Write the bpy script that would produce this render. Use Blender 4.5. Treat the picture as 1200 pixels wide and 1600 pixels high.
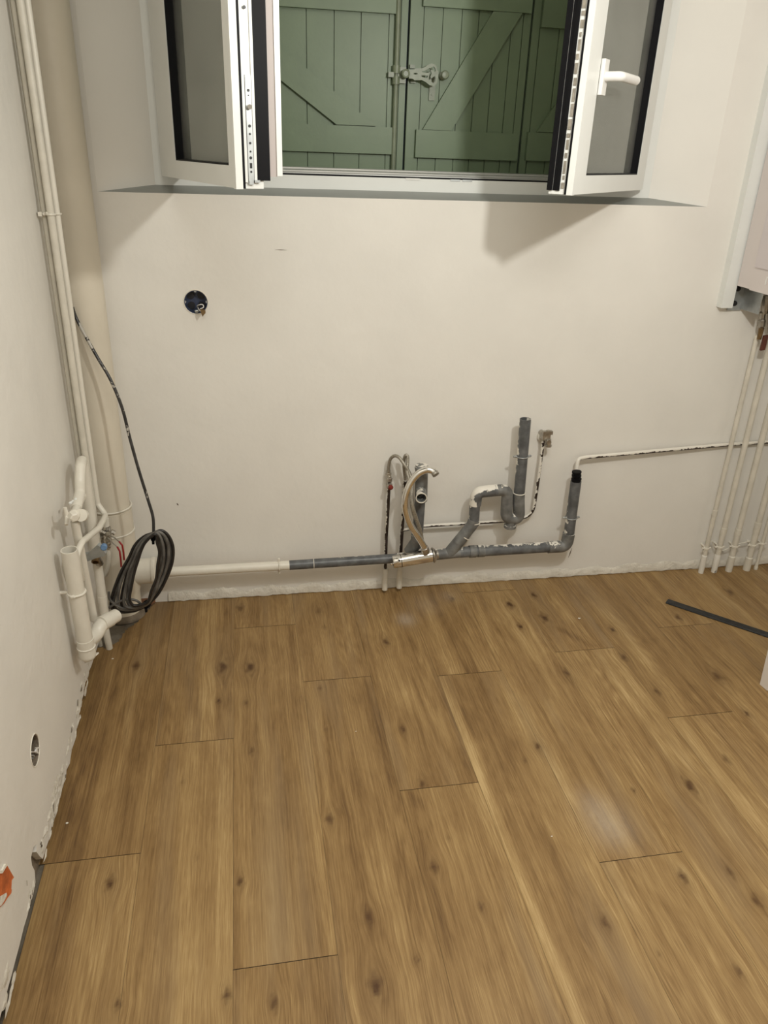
import bpy, bmesh, math, random
import numpy as np
from mathutils import Vector, Matrix

for o in list(bpy.data.objects): bpy.data.objects.remove(o)
SC = bpy.context.scene
COL = SC.collection
PI = math.pi

# ------------------------------------------------------------------ camera
F_PX, PITCH, ROLL, YAW, CAM_Z = 1194.4748, 0.43863, 0.03561, -0.18942, 1.45
D = 2.3886                       # distance of the window wall
cy_, sy_ = math.cos(YAW), math.sin(YAW)
FW = Vector((-sy_*math.cos(PITCH), cy_*math.cos(PITCH), -math.sin(PITCH)))
_r = Vector((cy_, sy_, 0)); _u = _r.cross(FW)
RT = math.cos(ROLL)*_r + math.sin(ROLL)*_u
UP = -math.sin(ROLL)*_r + math.cos(ROLL)*_u
cd = bpy.data.cameras.new('camera'); cam = bpy.data.objects.new('camera', cd); COL.objects.link(cam)
M3 = Matrix((RT, UP, -FW)).transposed()
cam.matrix_world = Matrix.Translation((0, 0, CAM_Z)) @ M3.to_4x4()
cd.sensor_fit = 'VERTICAL'; cd.sensor_height = 36.0; cd.sensor_width = 27.0
cd.lens = F_PX/1600*36.0; cd.clip_start = 0.02
SC.camera = cam

def ray(x, y): return (x-600)/F_PX*RT - (y-800)/F_PX*UP + FW
CO = Vector((0, 0, CAM_Z))
def at(x, y, Y): d = ray(x, y); return CO + d*(Y/d.y)       # photograph point lying in the plane Y
def ax(x, y, X): d = ray(x, y); return CO + d*(X/d.x)
def az(x, y, Z=0.0): d = ray(x, y); return CO + d*((Z-CAM_Z)/d.z)
def aplane(x, y, p, n):
    d = ray(x, y); return CO + d*((p-CO).dot(n)/d.dot(n))

# ------------------------------------------------------------------ world, lights, exposure
w = bpy.data.worlds.new('night'); SC.world = w; w.use_nodes = True
w.node_tree.nodes['Background'].inputs[0].default_value = (0.012, 0.014, 0.02, 1)
w.node_tree.nodes['Background'].inputs[1].default_value = 0.5
LAMP = Vector((0.80, 0.98, 1.81))
ld = bpy.data.lights.new('hanging_bulb_light', 'POINT'); ld.energy = 31; ld.color = (0.995, 0.98, 0.92); ld.shadow_soft_size = 0.035
lo = bpy.data.objects.new('hanging_bulb_light', ld); lo.location = LAMP; COL.objects.link(lo)
ld2 = bpy.data.lights.new('added_fill_light', 'AREA'); ld2.shape = 'DISK'; ld2.size = 0.9; ld2.energy = 15; ld2.color = (0.985, 0.985, 0.94)  # added overhead fill that softens the shade, no real fixture
lo2 = bpy.data.objects.new('added_fill_light', ld2); lo2.location = (0.25, 0.25, 2.46); COL.objects.link(lo2)
vs = SC.view_settings
vs.view_transform = 'Standard'; vs.look = 'None'; vs.gamma = 1.0; vs.use_curve_mapping = False; vs.exposure = 0.26

# ------------------------------------------------------------------ materials
def mat(name, col, rough=0.5, metal=0.0, bump=0.0, bscale=40.0, var=0.0, vscale=6.0, spec=0.5, coat=0.0):
    m = bpy.data.materials.new(name); m.use_nodes = True
    nt = m.node_tree; b = nt.nodes['Principled BSDF']
    b.inputs['Base Color'].default_value = (*col, 1); b.inputs['Roughness'].default_value = rough
    b.inputs['Metallic'].default_value = metal; b.inputs['Specular IOR Level'].default_value = spec
    b.inputs['Coat Weight'].default_value = coat
    g = nt.nodes.new('ShaderNodeNewGeometry')
    if var:
        n = nt.nodes.new('ShaderNodeTexNoise'); n.inputs['Scale'].default_value = vscale; n.inputs['Detail'].default_value = 5
        nt.links.new(g.outputs['Position'], n.inputs['Vector'])
        r = nt.nodes.new('ShaderNodeMapRange'); r.inputs['From Min'].default_value = .3; r.inputs['From Max'].default_value = .7
        r.inputs['To Min'].default_value = 1-var; r.inputs['To Max'].default_value = 1+var*.5
        nt.links.new(n.outputs['Fac'], r.inputs['Value'])
        mx = nt.nodes.new('ShaderNodeVectorMath'); mx.operation = 'SCALE'; mx.inputs[0].default_value = col
        nt.links.new(r.outputs['Result'], mx.inputs['Scale']); nt.links.new(mx.outputs['Vector'], b.inputs['Base Color'])
    if bump:
        n = nt.nodes.new('ShaderNodeTexNoise'); n.inputs['Scale'].default_value = bscale; n.inputs['Detail'].default_value = 4
        nt.links.new(g.outputs['Position'], n.inputs['Vector'])
        bp = nt.nodes.new('ShaderNodeBump'); bp.inputs['Strength'].default_value = 1; bp.inputs['Distance'].default_value = bump
        nt.links.new(n.outputs['Fac'], bp.inputs['Height']); nt.links.new(bp.outputs['Normal'], b.inputs['Normal'])
    return m

def peel(name, base, paint, lo, hi, direction=(0, 0, 1), amount=0.5, scale=60.0, rough=0.45, metal=0.0, sharp=.03, stretch=(1, 1, 1)):
    """base material with leftover wall paint on the side facing `direction` (brush overspill), broken up by noise"""
    m = bpy.data.materials.new(name); m.use_nodes = True; nt = m.node_tree; b = nt.nodes['Principled BSDF']
    N = nt.nodes.new; L = nt.links.new
    g = N('ShaderNodeNewGeometry')
    mp = N('ShaderNodeMapping'); mp.inputs['Scale'].default_value = stretch; L(g.outputs['Position'], mp.inputs['Vector'])
    n = N('ShaderNodeTexNoise'); n.inputs['Scale'].default_value = scale; n.inputs['Detail'].default_value = 6; n.inputs['Roughness'].default_value = .6
    L(mp.outputs['Vector'], n.inputs['Vector'])
    n2 = N('ShaderNodeTexNoise'); n2.inputs['Scale'].default_value = scale*.18; n2.inputs['Detail'].default_value = 2
    L(g.outputs['Position'], n2.inputs['Vector'])
    d = N('ShaderNodeVectorMath'); d.operation = 'DOT_PRODUCT'; d.inputs[1].default_value = Vector(direction).normalized()
    L(g.outputs['Normal'], d.inputs[0])
    s = N('ShaderNodeMath'); s.operation = 'MULTIPLY_ADD'; s.inputs[1].default_value = amount; L(d.outputs['Value'], s.inputs[0]); L(n.outputs['Fac'], s.inputs[2])
    s2 = N('ShaderNodeMath'); s2.operation = 'MULTIPLY_ADD'; s2.inputs[1].default_value = .9; L(n2.outputs['Fac'], s2.inputs[0]); L(s.outputs[0], s2.inputs[2])
    r = N('ShaderNodeMapRange'); r.inputs['From Min'].default_value = lo; r.inputs['From Max'].default_value = lo+sharp; L(s2.outputs[0], r.inputs['Value'])
    n3 = N('ShaderNodeTexNoise'); n3.inputs['Scale'].default_value = 35; n3.inputs['Detail'].default_value = 6; L(g.outputs['Position'], n3.inputs['Vector'])
    r3 = N('ShaderNodeMapRange'); r3.inputs['From Min'].default_value = .35; r3.inputs['From Max'].default_value = .75; L(n3.outputs['Fac'], r3.inputs['Value'])
    bm_ = N('ShaderNodeMix'); bm_.data_type = 'RGBA'; bm_.inputs['A'].default_value = (*base, 1); bm_.inputs['B'].default_value = (*[min(1, c*1.9+.02) for c in base], 1)
    L(r3.outputs[0], bm_.inputs['Factor'])
    mx = N('ShaderNodeMix'); mx.data_type = 'RGBA'; mx.inputs['B'].default_value = (*paint, 1)
    L(bm_.outputs['Result'], mx.inputs['A']); L(r.outputs[0], mx.inputs['Factor']); L(mx.outputs['Result'], b.inputs['Base Color'])
    b.inputs['Roughness'].default_value = rough
    if metal:
        mi = N('ShaderNodeMath'); mi.operation = 'MULTIPLY_ADD'; mi.inputs[1].default_value = -metal; mi.inputs[2].default_value = metal
        L(r.outputs[0], mi.inputs[0]); L(mi.outputs[0], b.inputs['Metallic'])
    bp = N('ShaderNodeBump'); bp.inputs['Distance'].default_value = .0012; L(r.outputs[0], bp.inputs['Height']); L(bp.outputs['Normal'], b.inputs['Normal'])
    return m

PAINT = (0.76, 0.72, 0.64)
M_wall = mat('wall_paint', (0.78, 0.755, 0.70), .62, bump=.0012, bscale=26, var=.035, vscale=5)
M_wall2 = mat('left_wall_paint', (0.77, 0.74, 0.68), .62, bump=.0015, bscale=30, var=.04, vscale=7)
M_masonry = mat('old_plaster_masonry', (0.20, 0.16, 0.115), .9, bump=.006, bscale=60, var=.4, vscale=22)
M_reveal = mat('reveal_paint', (0.76, 0.735, 0.68), .6, bump=.0008, bscale=20, var=.02)
M_sill = mat('grey_sill', (0.30, 0.31, 0.29), .45, bump=.0006, bscale=25, var=.05)  # one even grey, darker than the wall
M_ceil = mat('ceiling_paint', (0.8, 0.78, 0.74), .8)
M_pvc = mat('window_white_profile', (0.76, 0.77, 0.74), .32, var=.03, vscale=9)
M_gasket = mat('black_rubber_gasket', (0.005, 0.005, 0.006), .5, spec=.12)
M_alu = mat('aluminium_rail', (0.55, 0.55, 0.53), .38, metal=.6)
M_steel = mat('galvanised_steel', (0.45, 0.47, 0.47), .42, metal=.75, var=.25, vscale=25)
M_dark = mat('dark_screw_head', (0.02, 0.02, 0.02), .4, metal=.3)
M_pink = mat('grey_mauve_profile', (0.42, 0.37, 0.35), .5)
M_green = mat('green_shutter_paint', (0.145, 0.20, 0.115), .42, bump=.0002, bscale=90, var=.08, vscale=9)
M_greenmetal = mat('green_painted_iron', (0.20, 0.23, 0.155), .38, bump=.0004, bscale=90, var=.15, vscale=30)
M_greengap = mat('shutter_groove_shade', (0.02, 0.025, 0.014), .8)
M_pw = mat('cream_painted_pipe', (0.74, 0.70, 0.61), .38, bump=.0008, bscale=70, var=.05, vscale=14)
M_pw2 = mat('old_cream_pipe_paint', (0.66, 0.62, 0.53), .42, bump=.0012, bscale=60, var=.12, vscale=20)
M_stack = mat('painted_soil_stack', (0.68, 0.62, 0.51), .5, bump=.001, bscale=30, var=.05, vscale=8)
M_grey = peel('grey_pvc_with_paint', (0.080, 0.083, 0.085), PAINT, 1.27, 1.5, (-.2, .45, .85), .30, 45, .42)
M_swan = peel('grey_pvc_paint_splashed_top', (0.080, 0.083, 0.085), PAINT, 1.13, 1.5, (-.75, .1, .8), .42, 40, .42)
M_grey2 = peel('grey_pvc_mostly_clean', (0.075, 0.078, 0.08), PAINT, 1.25, 1.6, (-.9, .4, .15), .30, 45, .40)
M_greydirty = peel('grey_pvc_dusty_fitting', (0.11, 0.11, 0.105), PAINT, 1.22, 1.5, (-.1, .3, .95), .28, 60, .5)
M_copper = peel('blackened_copper_with_paint', (0.028, 0.018, 0.013), PAINT, .98, 1.2, (-.3, .0, .95), .40, 75, .35, .3)
M_copperv = peel('blackened_copper_riser', (0.025, 0.016, 0.012), PAINT, 1.13, 1.2, (-.9, .3, .3), .30, 85, .35, .3)
M_chipped = peel('chipped_white_pipe', (0.06, 0.045, 0.035), (0.72, 0.69, 0.62), .72, 1.0, (-.3, -.3, .8), .16, 110, .45)
M_chrome = mat('chrome', (0.80, 0.79, 0.76), .10, metal=1.0)
M_nickel = mat('dull_nickel', (0.45, 0.42, 0.37), .32, metal=.9, bump=.0008, bscale=160, var=.3, vscale=60)
M_hose = mat('braided_steel_hose', (0.40, 0.37, 0.31), .42, metal=.7, bump=.0012, bscale=420, var=.35, vscale=260)
M_red = mat('red_plastic', (0.22, 0.03, 0.02), .45, var=.3, vscale=80)
M_redlev = mat('red_lever_coating', (0.30, 0.012, 0.012), .4)
M_blue = mat('blue_cap', (0.13, 0.24, 0.42), .5)
M_brass = mat('aged_brass', (0.20, 0.13, 0.06), .4, metal=.7, var=.3, vscale=60)
M_rust = mat('reddish_brown_lever', (0.11, 0.028, 0.015), .6, var=.3, vscale=40)
M_black = mat('black_cable_sheath', (0.018, 0.016, 0.015), .32, var=.4, vscale=60)
M_cable = peel('black_cable_with_paint_specks', (0.016, 0.014, 0.013), (0.45, 0.42, 0.37), 1.08, 1.0, (-.2, -.5, .8), .12, 70, .3)
M_cableg = mat('cable_painted_sheen', (0.13, 0.122, 0.11), .38, var=.55, vscale=28)  # grey colour imitates the sheen on the black sheath
M_boiler = mat('boiler_casing', (0.66, 0.60, 0.575), .35)
M_boiler2 = mat('boiler_front_cover', (0.62, 0.565, 0.565), .3)
M_white = mat('white_enamel', (0.80, 0.79, 0.76), .25)
M_whiteboard = mat('white_melamine', (0.80, 0.76, 0.72), .35)
M_strip = mat('dark_metal_strip', (0.022, 0.024, 0.026), .35, metal=.35, var=.3, vscale=40)
M_navy = mat('navy_plastic_box', (0.035, 0.05, 0.10), .35)
M_navyd = mat('dark_knockout', (0.008, 0.009, 0.014), .5)
M_orange = mat('exposed_orange_brick', (0.58, 0.14, 0.035), .7, bump=.003, bscale=80, var=.35, vscale=28)
M_brick = mat('brown_brick_rubble', (0.22, 0.10, 0.05), .9, bump=.004, bscale=70, var=.3, vscale=30)
M_concrete = mat('grey_screed', (0.16, 0.135, 0.10), .9, bump=.004, bscale=50, var=.3, vscale=16)
M_crumb = mat('plaster_crumb', (0.8, 0.76, 0.66), .9, bump=.002, bscale=300)
M_roughpl = mat('rough_plaster', (0.70, 0.66, 0.575), .85, bump=.005, bscale=60, var=.12, vscale=22)

def glass_mat():
    m = bpy.data.materials.new('window_glass'); m.use_nodes = True; nt = m.node_tree; nt.nodes.remove(nt.nodes['Principled BSDF'])
    out = nt.nodes['Material Output']; N = nt.nodes.new; L = nt.links.new
    t = N('ShaderNodeBsdfTransparent'); t.inputs['Color'].default_value = (.95, .96, .95, 1)
    g = N('ShaderNodeBsdfGlossy'); g.inputs['Roughness'].default_value = .02; g.inputs['Color'].default_value = (.95, .97, .95, 1)
    df = N('ShaderNodeBsdfDiffuse'); df.inputs['Color'].default_value = (.68, .69, .64, 1)
    f = N('ShaderNodeFresnel'); f.inputs['IOR'].default_value = 1.5
    m1 = N('ShaderNodeMixShader'); L(f.outputs[0], m1.inputs[0]); L(t.outputs[0], m1.inputs[1]); L(g.outputs[0], m1.inputs[2])
    geo = N('ShaderNodeNewGeometry'); n = N('ShaderNodeTexNoise'); n.inputs['Scale'].default_value = 7; n.inputs['Detail'].default_value = 5
    L(geo.outputs['Position'], n.inputs['Vector'])
    r = N('ShaderNodeMapRange'); r.inputs['From Min'].default_value = .35; r.inputs['From Max'].default_value = .7; r.inputs['To Min'].default_value = .10; r.inputs['To Max'].default_value = .17
    L(n.outputs['Fac'], r.inputs['Value'])
    m2 = N('ShaderNodeMixShader'); L(r.outputs[0], m2.inputs[0]); L(m1.outputs[0], m2.inputs[1]); L(df.outputs[0], m2.inputs[2])
    L(m2.outputs[0], out.inputs['Surface']); return m
M_glass = glass_mat()

# ------------------------------------------------------------------ helpers
def tag(o, label=None, cat=None, group=None, kind=None):
    if label: o['label'] = label
    if cat: o['category'] = cat
    if group: o['group'] = group
    if kind: o['kind'] = kind
    return o
def thing(name, label, cat, loc=(0, 0, 0), group=None, kind=None):
    o = bpy.data.objects.new(name, None); COL.objects.link(o); o.location = loc
    o.empty_display_size = .03
    return tag(o, label, cat, group, kind)
def wloc(o):
    v = Vector((0, 0, 0))
    while o is not None: v += Vector(o.location); o = o.parent
    return v

class MB:
    def __init__(s): s.bm = bmesh.new()
    def ring(s, c, a, b, r, n, r2=None):
        return [s.bm.verts.new(c + a*(math.cos(2*PI*i/n)*r) + b*(math.sin(2*PI*i/n)*(r2 or r))) for i in range(n)]
    def skin(s, R1, R2):
        n = len(R1)
        for i in range(n): s.bm.faces.new((R1[i], R1[(i+1) % n], R2[(i+1) % n], R2[i]))
    def frame(s, t):
        t = t.normalized(); h = Vector((0, 0, 1)) if abs(t.z) < .9 else Vector((0, 1, 0))
        a = t.cross(h).normalized(); return a, t.cross(a).normalized()
    def tube(s, pts, r, n=16, caps=True, closed=False, hollow=None):
        """swept round tube; r may be a list; hollow = wall thickness (open at the start)"""
        P = [Vector(p) for p in pts]; m = len(P); rr = r if isinstance(r, (list, tuple)) else [r]*m
        T = []
        for i in range(m):
            if closed: t = (P[(i+1) % m]-P[(i-1) % m])
            else: t = P[min(i+1, m-1)]-P[max(i-1, 0)]
            T.append(t.normalized())
        a, b = s.frame(T[0]); rings = []
        for i in range(m):
            if i: 
                q = T[i-1].rotation_difference(T[i]); a = q @ a
                a = (a - T[i]*a.dot(T[i])).normalized()
            b = T[i].cross(a)
            rings.append(s.ring(P[i], a, b, rr[i], n))
        for i in range(m-1): s.skin(rings[i], rings[i+1])
        if closed:
            # close with best rotational match
            R0, R1 = rings[0], rings[-1]; k = min(range(n), key=lambda k: (R0[k].co-R1[0].co).length)
            s.skin(R1, R0[k:]+R0[:k])
        elif hollow:
            t = T[0]; a, b = s.frame(t); ri = rr[0]-hollow
            in0 = []; 
            for v in rings[0]:
                d = (v.co-P[0]); in0.append(s.bm.verts.new(P[0]+d.normalized()*ri))
            in1 = [s.bm.verts.new(v.co + t*min(.12, (P[1]-P[0]).length*.9)) for v in in0]
            s.skin(in0, rings[0]); s.skin(in1, in0); s.bm.faces.new(in1); s.bm.faces.new(rings[-1])
        elif caps:
            s.bm.faces.new(rings[0][::-1]); s.bm.faces.new(rings[-1])
        return s
    def cyl(s, p, q, r, r2=None, n=20): return s.tube([p, q], [r, r if r2 is None else r2], n)
    def lathe(s, p, axis, prof, n=20):
        """prof: list of (distance along axis, radius)"""
        p = Vector(p); t = Vector(axis).normalized(); a, b = s.frame(t); R = [s.ring(p+t*d, a, b, max(r, 1e-4), n) for d, r in prof]
        for i in range(len(R)-1): s.skin(R[i], R[i+1])
        s.bm.faces.new(R[0][::-1]); s.bm.faces.new(R[-1]); return s
    def box(s, lo, hi, o=(0, 0, 0), ex=(1, 0, 0), ey=(0, 1, 0), ez=(0, 0, 1)):
        o, ex, ey, ez = map(Vector, (o, ex, ey, ez)); v = []
        for z in (lo[2], hi[2]):
            for x, y in ((lo[0], lo[1]), (hi[0], lo[1]), (hi[0], hi[1]), (lo[0], hi[1])): v.append(s.bm.verts.new(o+ex*x+ey*y+ez*z))
        for f in ((0, 3, 2, 1), (4, 5, 6, 7), (0, 1, 5, 4), (1, 2, 6, 5), (2, 3, 7, 6), (3, 0, 4, 7)): s.bm.faces.new([v[i] for i in f])
        return s
    def prism(s, poly, d):
        """extrude 3D polygon by vector d"""
        A = [s.bm.verts.new(Vector(p)) for p in poly]; B = [s.bm.verts.new(Vector(p)+Vector(d)) for p in poly]
        s.bm.faces.new(A[::-1]); s.bm.faces.new(B); s.skin(A, B); return s
    def face(s, poly): s.bm.faces.new([s.bm.verts.new(Vector(p)) for p in poly]); return s
    def plate(s, outer, holes, fn):
        """flat plate with holes; outer/holes 2D, fn maps (u,v)->3D"""
        E = []
        for loop in [outer]+holes:
            V = [s.bm.verts.new(fn(*p)) for p in loop]
            for i in range(len(V)): E.append(s.bm.edges.new((V[i], V[(i+1) % len(V)])))
        bmesh.ops.triangle_fill(s.bm, use_beauty=True, edges=E); return s
    def torus(s, c, axis, R, r, n=28, m=8):
        c = Vector(c); a, b = s.frame(Vector(axis))
        return s.tube([c+a*math.cos(2*PI*i/n)*R+b*math.sin(2*PI*i/n)*R for i in range(n)], r, m, closed=True)
    def ball(s, c, r, sc=(1, 1, 1), sub=2):
        res = bmesh.ops.create_icosphere(s.bm, subdivisions=sub, radius=r)
        for v in res['verts']: v.co = Vector((v.co.x*sc[0], v.co.y*sc[1], v.co.z*sc[2]))+Vector(c)
        return s
    def build(s, name, m, parent=None, smooth=True, bevel=0.0, label=None):
        if bevel:
            bmesh.ops.bevel(s.bm, geom=[e for e in s.bm.edges if len(e.link_faces) == 2 and e.calc_face_angle(0) > .6], offset=bevel, segments=2, affect='EDGES', profile=.6)
        bmesh.ops.recalc_face_normals(s.bm, faces=s.bm.faces[:])
        off = wloc(parent) if parent else Vector((0, 0, 0))
        if off.length: bmesh.ops.translate(s.bm, vec=-off, verts=s.bm.verts[:])
        me = bpy.data.meshes.new(name); s.bm.to_mesh(me); s.bm.free()
        me.materials.append(m)
        if smooth:
            for p in me.polygons: p.use_smooth = True
            me.set_sharp_from_angle(angle=math.radians(38))
        o = bpy.data.objects.new(name, me); COL.objects.link(o)
        if parent: o.parent = parent
        if label: o['label'] = label
        return o

def fillet(pts, r, seg=7):
    P = [Vector(p) for p in pts]; out = [P[0]]
    for i in range(1, len(P)-1):
        rr = r[i-1] if isinstance(r, (list, tuple)) else r
        a = (P[i-1]-P[i]); b = (P[i+1]-P[i]); la, lb = a.length, b.length; a.normalize(); b.normalize()
        ang = a.angle(b); t = min(rr/max(math.tan(ang/2), .05), la*.49, lb*.49)
        p0, p1 = P[i]+a*t, P[i]+b*t
        for k in range(seg+1):
            u = k/seg; out.append(p0*(1-u)**2+P[i]*2*u*(1-u)+p1*u*u)
    out.append(P[-1]); return out
def spline(pts, seg=8, closed=False):
    P = [Vector(p) for p in pts]; n = len(P); out = []
    rng = range(n) if closed else range(n-1)
    for i in rng:
        g = (lambda k: P[k % n]) if closed else (lambda k: P[max(0, min(n-1, k))])
        p0, p1, p2, p3 = g(i-1), g(i), g(i+1), g(i+2)
        for k in range(seg):
            t = k/seg; out.append(.5*((2*p1)+(p2-p0)*t+(2*p0-5*p1+4*p2-p3)*t*t+(3*p1-p0-3*p2+p3)*t**3))
    if not closed: out.append(P[-1])
    return out
def clamp(mb, c, axis, R, r=.0022, scr=True, side=Vector((1, 0, 0))):
    mb.torus(c, axis, R+r*.4, r, 28, 8)
    if scr:
        for s_ in (-1, 1): mb.cyl(Vector(c)+side*s_*(R), Vector(c)+side*s_*(R+.009), .0042, n=10); mb.ball(Vector(c)+side*s_*(R+.009), .0048, sub=1)
    return mb

# ------------------------------------------------------------------ room shell
XL = lambda y: -0.480-.0141*(y-.97)           # left wall line
XR, YB, ZC = 2.30, -1.70, 2.50
OX0, OX1, OZ0, OZ1 = -0.379, 1.465, 1.3287, 2.30     # flared opening, room side
IX0, IX1, IZ0, IZ1 = -0.230, 1.300, 1.3470, 2.25     # where the frame sits
YF = D+.075

SOCK = at(306, 472, D); SR = .0345
circ = lambda cx, cz, r, n=36: [(cx+r*math.cos(2*PI*i/n), cz+r*math.sin(2*PI*i/n)) for i in range(n)]
mb = MB(); mb.plate([(-.56, 0), (XR, 0), (XR, ZC), (-.56, ZC)], [[(OX0, OZ0), (OX1, OZ0), (OX1, OZ1), (OX0, OZ1)], circ(SOCK.x, SOCK.z, SR)], lambda u, v: Vector((u, D, v)))
wb = mb.build('wall_back', M_wall, smooth=False); tag(wb, kind='structure')
# dashes of damage in the paint
m_ = MB()
for (x, y, x2, y2, wd) in ((429, 390, 449, 391, .0010), (888, 872, 894, 856, .0022), (276, 786, 279, 790, .002)):
    p, q = at(x, y, D-.0008), at(x2, y2, D-.0008); t = (q-p).normalized(); n_ = t.cross(Vector((0, 1, 0)))
    m_.prism([p, (p+q)/2+n_*wd, q, (p+q)/2-n_*wd], (0, .0012, 0))
m_.build('paint_scratch', M_masonry, wb, smooth=False)
# flared reveal
rv = MB()
o_ = [(OX0, D, OZ0), (OX1, D, OZ0), (OX1, D, OZ1), (OX0, D, OZ1)]; i_ = [(IX0, YF, IZ0), (IX1, YF, IZ0), (IX1, YF, IZ1), (IX0, YF, IZ1)]
for k in (1, 2, 3): rv.face([o_[k], o_[(k+1) % 4], i_[(k+1) % 4], i_[k]])
r_ = rv.build('wall_reveal', M_reveal, smooth=False); tag(r_, kind='structure')
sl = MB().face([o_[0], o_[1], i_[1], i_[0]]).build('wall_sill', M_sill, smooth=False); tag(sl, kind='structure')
# masonry of the opening behind the frame, out to the shutters
ex = MB()
YS = 2.70
for (a, b, c, d) in ((IX0-.02, IX0+.012, IZ0-.1, IZ1+.05), (IX1-.012, IX1+.02, IZ0-.1, IZ1+.05)): ex.box((a, YF+.07, c), (b, YS+.06, d))
ex.box((IX0-.02, YF+.07, IZ1), (IX1+.02, YS+.06, IZ1+.04)); ex.box((IX0-.02, YF+.07, IZ0-.12), (IX1+.02, YS+.06, IZ0-.06))
tag(ex.build('wall_outer_reveal', M_roughpl, smooth=False), kind='structure')

# rough plaster bead at the foot of the back wall
rnd = random.Random(5); mb = MB(); n = 150; X0, X1 = -.30, 2.28; rows = []
for i in range(n+1):
    x = X0+(X1-X0)*i/n; h = .022+.010*rnd.random()+.006*math.sin(i*.7); t = .004+.004*rnd.random(); b0 = .001+.003*rnd.random()
    rows.append([mb.bm.verts.new(p) for p in ((x, D-.0005, h+.008), (x, D-t*.7, h), (x, D-t, h*.5), (x, D-t*.9, b0), (x, D+.001, 0))])
for i in range(n):
    for k in range(4): mb.bm.faces.new((rows[i][k], rows[i+1][k], rows[i+1][k+1], rows[i][k+1]))
tag(mb.build('baseboard_back', M_roughpl), kind='structure')

# left wall: plaster sheet with a broken lower edge over darker masonry
def onleft(x, y):
    p = Vector((XL(.97), .97, 0)); n_ = Vector((1, .0141, 0)).normalized(); return aplane(x, y, p, n_)
edge = [(143, 1040), (139, 1049), (136, 1062), (131, 1070), (131, 1084), (126, 1100), (123, 1122), (120, 1133), (119, 1152), (112, 1172), (109, 1193), (104, 1203), (103, 1217), (96, 1232), (91, 1252), (88, 1266),
        (82, 1280), (80, 1296), (78, 1308), (71, 1328), (67, 1342), (62, 1338), (57, 1331), (57, 1319), (52, 1324), (48.5, 1340), (50, 1352), (54, 1360), (55.5, 1378), (53, 1392), (50, 1404), (47, 1409), (46, 1417), (43, 1430), (37, 1450),
        (31, 1475), (25, 1497), (18, 1524), (10, 1553), (2, 1583), (-12, 1635)]
E2 = [(p.y, max(p.z, .003)) for p in (onleft(*e) for e in edge)]
E2 = [(2.45, .01), (2.2, .008)]+E2+[(YB, .012)]
HL = onleft(54.5, 1172); HR = .034
def lf(u, v, off=0.0): return Vector((XL(u)+off, u, v))
mb = MB(); mb.plate(E2+[(YB, ZC), (2.45, ZC)], [circ(HL.y, HL.z, HR, 30)], lf)
# thickness of the sheet along the broken edge
for i in range(len(E2)-1): mb.face([lf(*E2[i]), lf(*E2[i+1]), lf(*E2[i+1], -.014), lf(*E2[i], -.014)])
wl = mb.build('wall_left', M_wall2, smooth=False); tag(wl, kind='structure')
mb = MB(); mb.plate([(2.45, -.02), (YB, -.02), (YB, ZC), (2.45, ZC)], [circ(HL.y, HL.z, HR, 30)], lambda u, v: lf(u, v, -.014))
mb.build('masonry', M_masonry, wl, smooth=False)
# ridges of filler on the lower left wall
rnd = random.Random(11)
mb = MB()
for (x, y, s) in ((52, 1385, .012), (70, 1300, .012), (64, 1318, .009), (84, 1250, .013), (76, 1278, .010), (97, 1205, .014), (106, 1170, .012), (113, 1135, .010), (127, 1072, .013), (121, 1108, .010), (132, 1055, .010), (88, 1228, .009), (44, 1418, .008)):
    c = onleft(x, y); poly = []
    for k in range(9):
        a = 2*PI*k/9; rr = s*(.6+.5*rnd.random()); poly.append(lf(c.y+rr*1.7*math.cos(a), max(.004, c.z+rr*math.sin(a)*.9)))
    cen = mb.bm.verts.new(lf(c.y, c.z, .0035)); V = [mb.bm.verts.new(p) for p in poly]
    for k in range(9): mb.bm.faces.new((V[k], V[(k+1) % 9], cen))
for i in range(46):
    yy = .95+1.05*rnd.random(); zz = .012+.055*rnd.random()**1.6; s = .006+.010*rnd.random(); poly = []
    for k in range(9):
        a = 2*PI*k/9; rr = s*(.5+.7*rnd.random()); poly.append(lf(yy+rr*2.0*math.cos(a), max(.012, zz+rr*math.sin(a))))
    cen = mb.bm.verts.new(lf(yy, zz, .0022)); V = [mb.bm.verts.new(p) for p in poly]
    for k in range(9): mb.bm.faces.new((V[k], V[(k+1) % 9], cen))
mb.build('filler_patch', M_roughpl, wl, smooth=False)
mb = MB()
for (x, y, a_, b_, w_) in ((128, 1075, 6, 12, .007), (121, 1098, 2, 11, .005), (112, 1140, 3, 10, .004), (83, 1262, 2, 14, .006), (82, 1282, -1, 10, .005), (65, 1320, 6, -3, .006), (40.5, 1380, -1, 8, .004), (49, 1395, 0, 5, .004), (47, 1402, 2, 3, .004), (102, 1213, 2, 6, .004)):
    p, q = onleft(x, y-b_/2), onleft(x-a_/2, y+b_/2)
    m0 = (p+q)/2
    P4 = [(p.y, p.z), (m0.y+w_*.6, m0.z+w_), (q.y, q.z), (m0.y-w_*.4, m0.z-w_)]
    mb.prism([lf(u, max(v, .011), .0014) for u, v in P4], (.0008, 0, 0))
mb.build('plaster_chip', M_masonry, wl, smooth=False)

mb = MB()
mb.face([(-.56, YB, ZC), (XR, YB, ZC), (XR, D, ZC), (-.56, D, ZC)]); tag(mb.build('ceiling', M_ceil, smooth=False), kind='structure')
tag(MB().face([(XR, YB, 0), (XR, D, 0), (XR, D, ZC), (XR, YB, ZC)]).build('wall_right', M_wall, smooth=False), kind='structure')
tag(MB().face([(-.56, YB, 0), (XR, YB, 0), (XR, YB, ZC), (-.56, YB, ZC)]).build('wall_front', M_wall, smooth=False), kind='structure')

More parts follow.
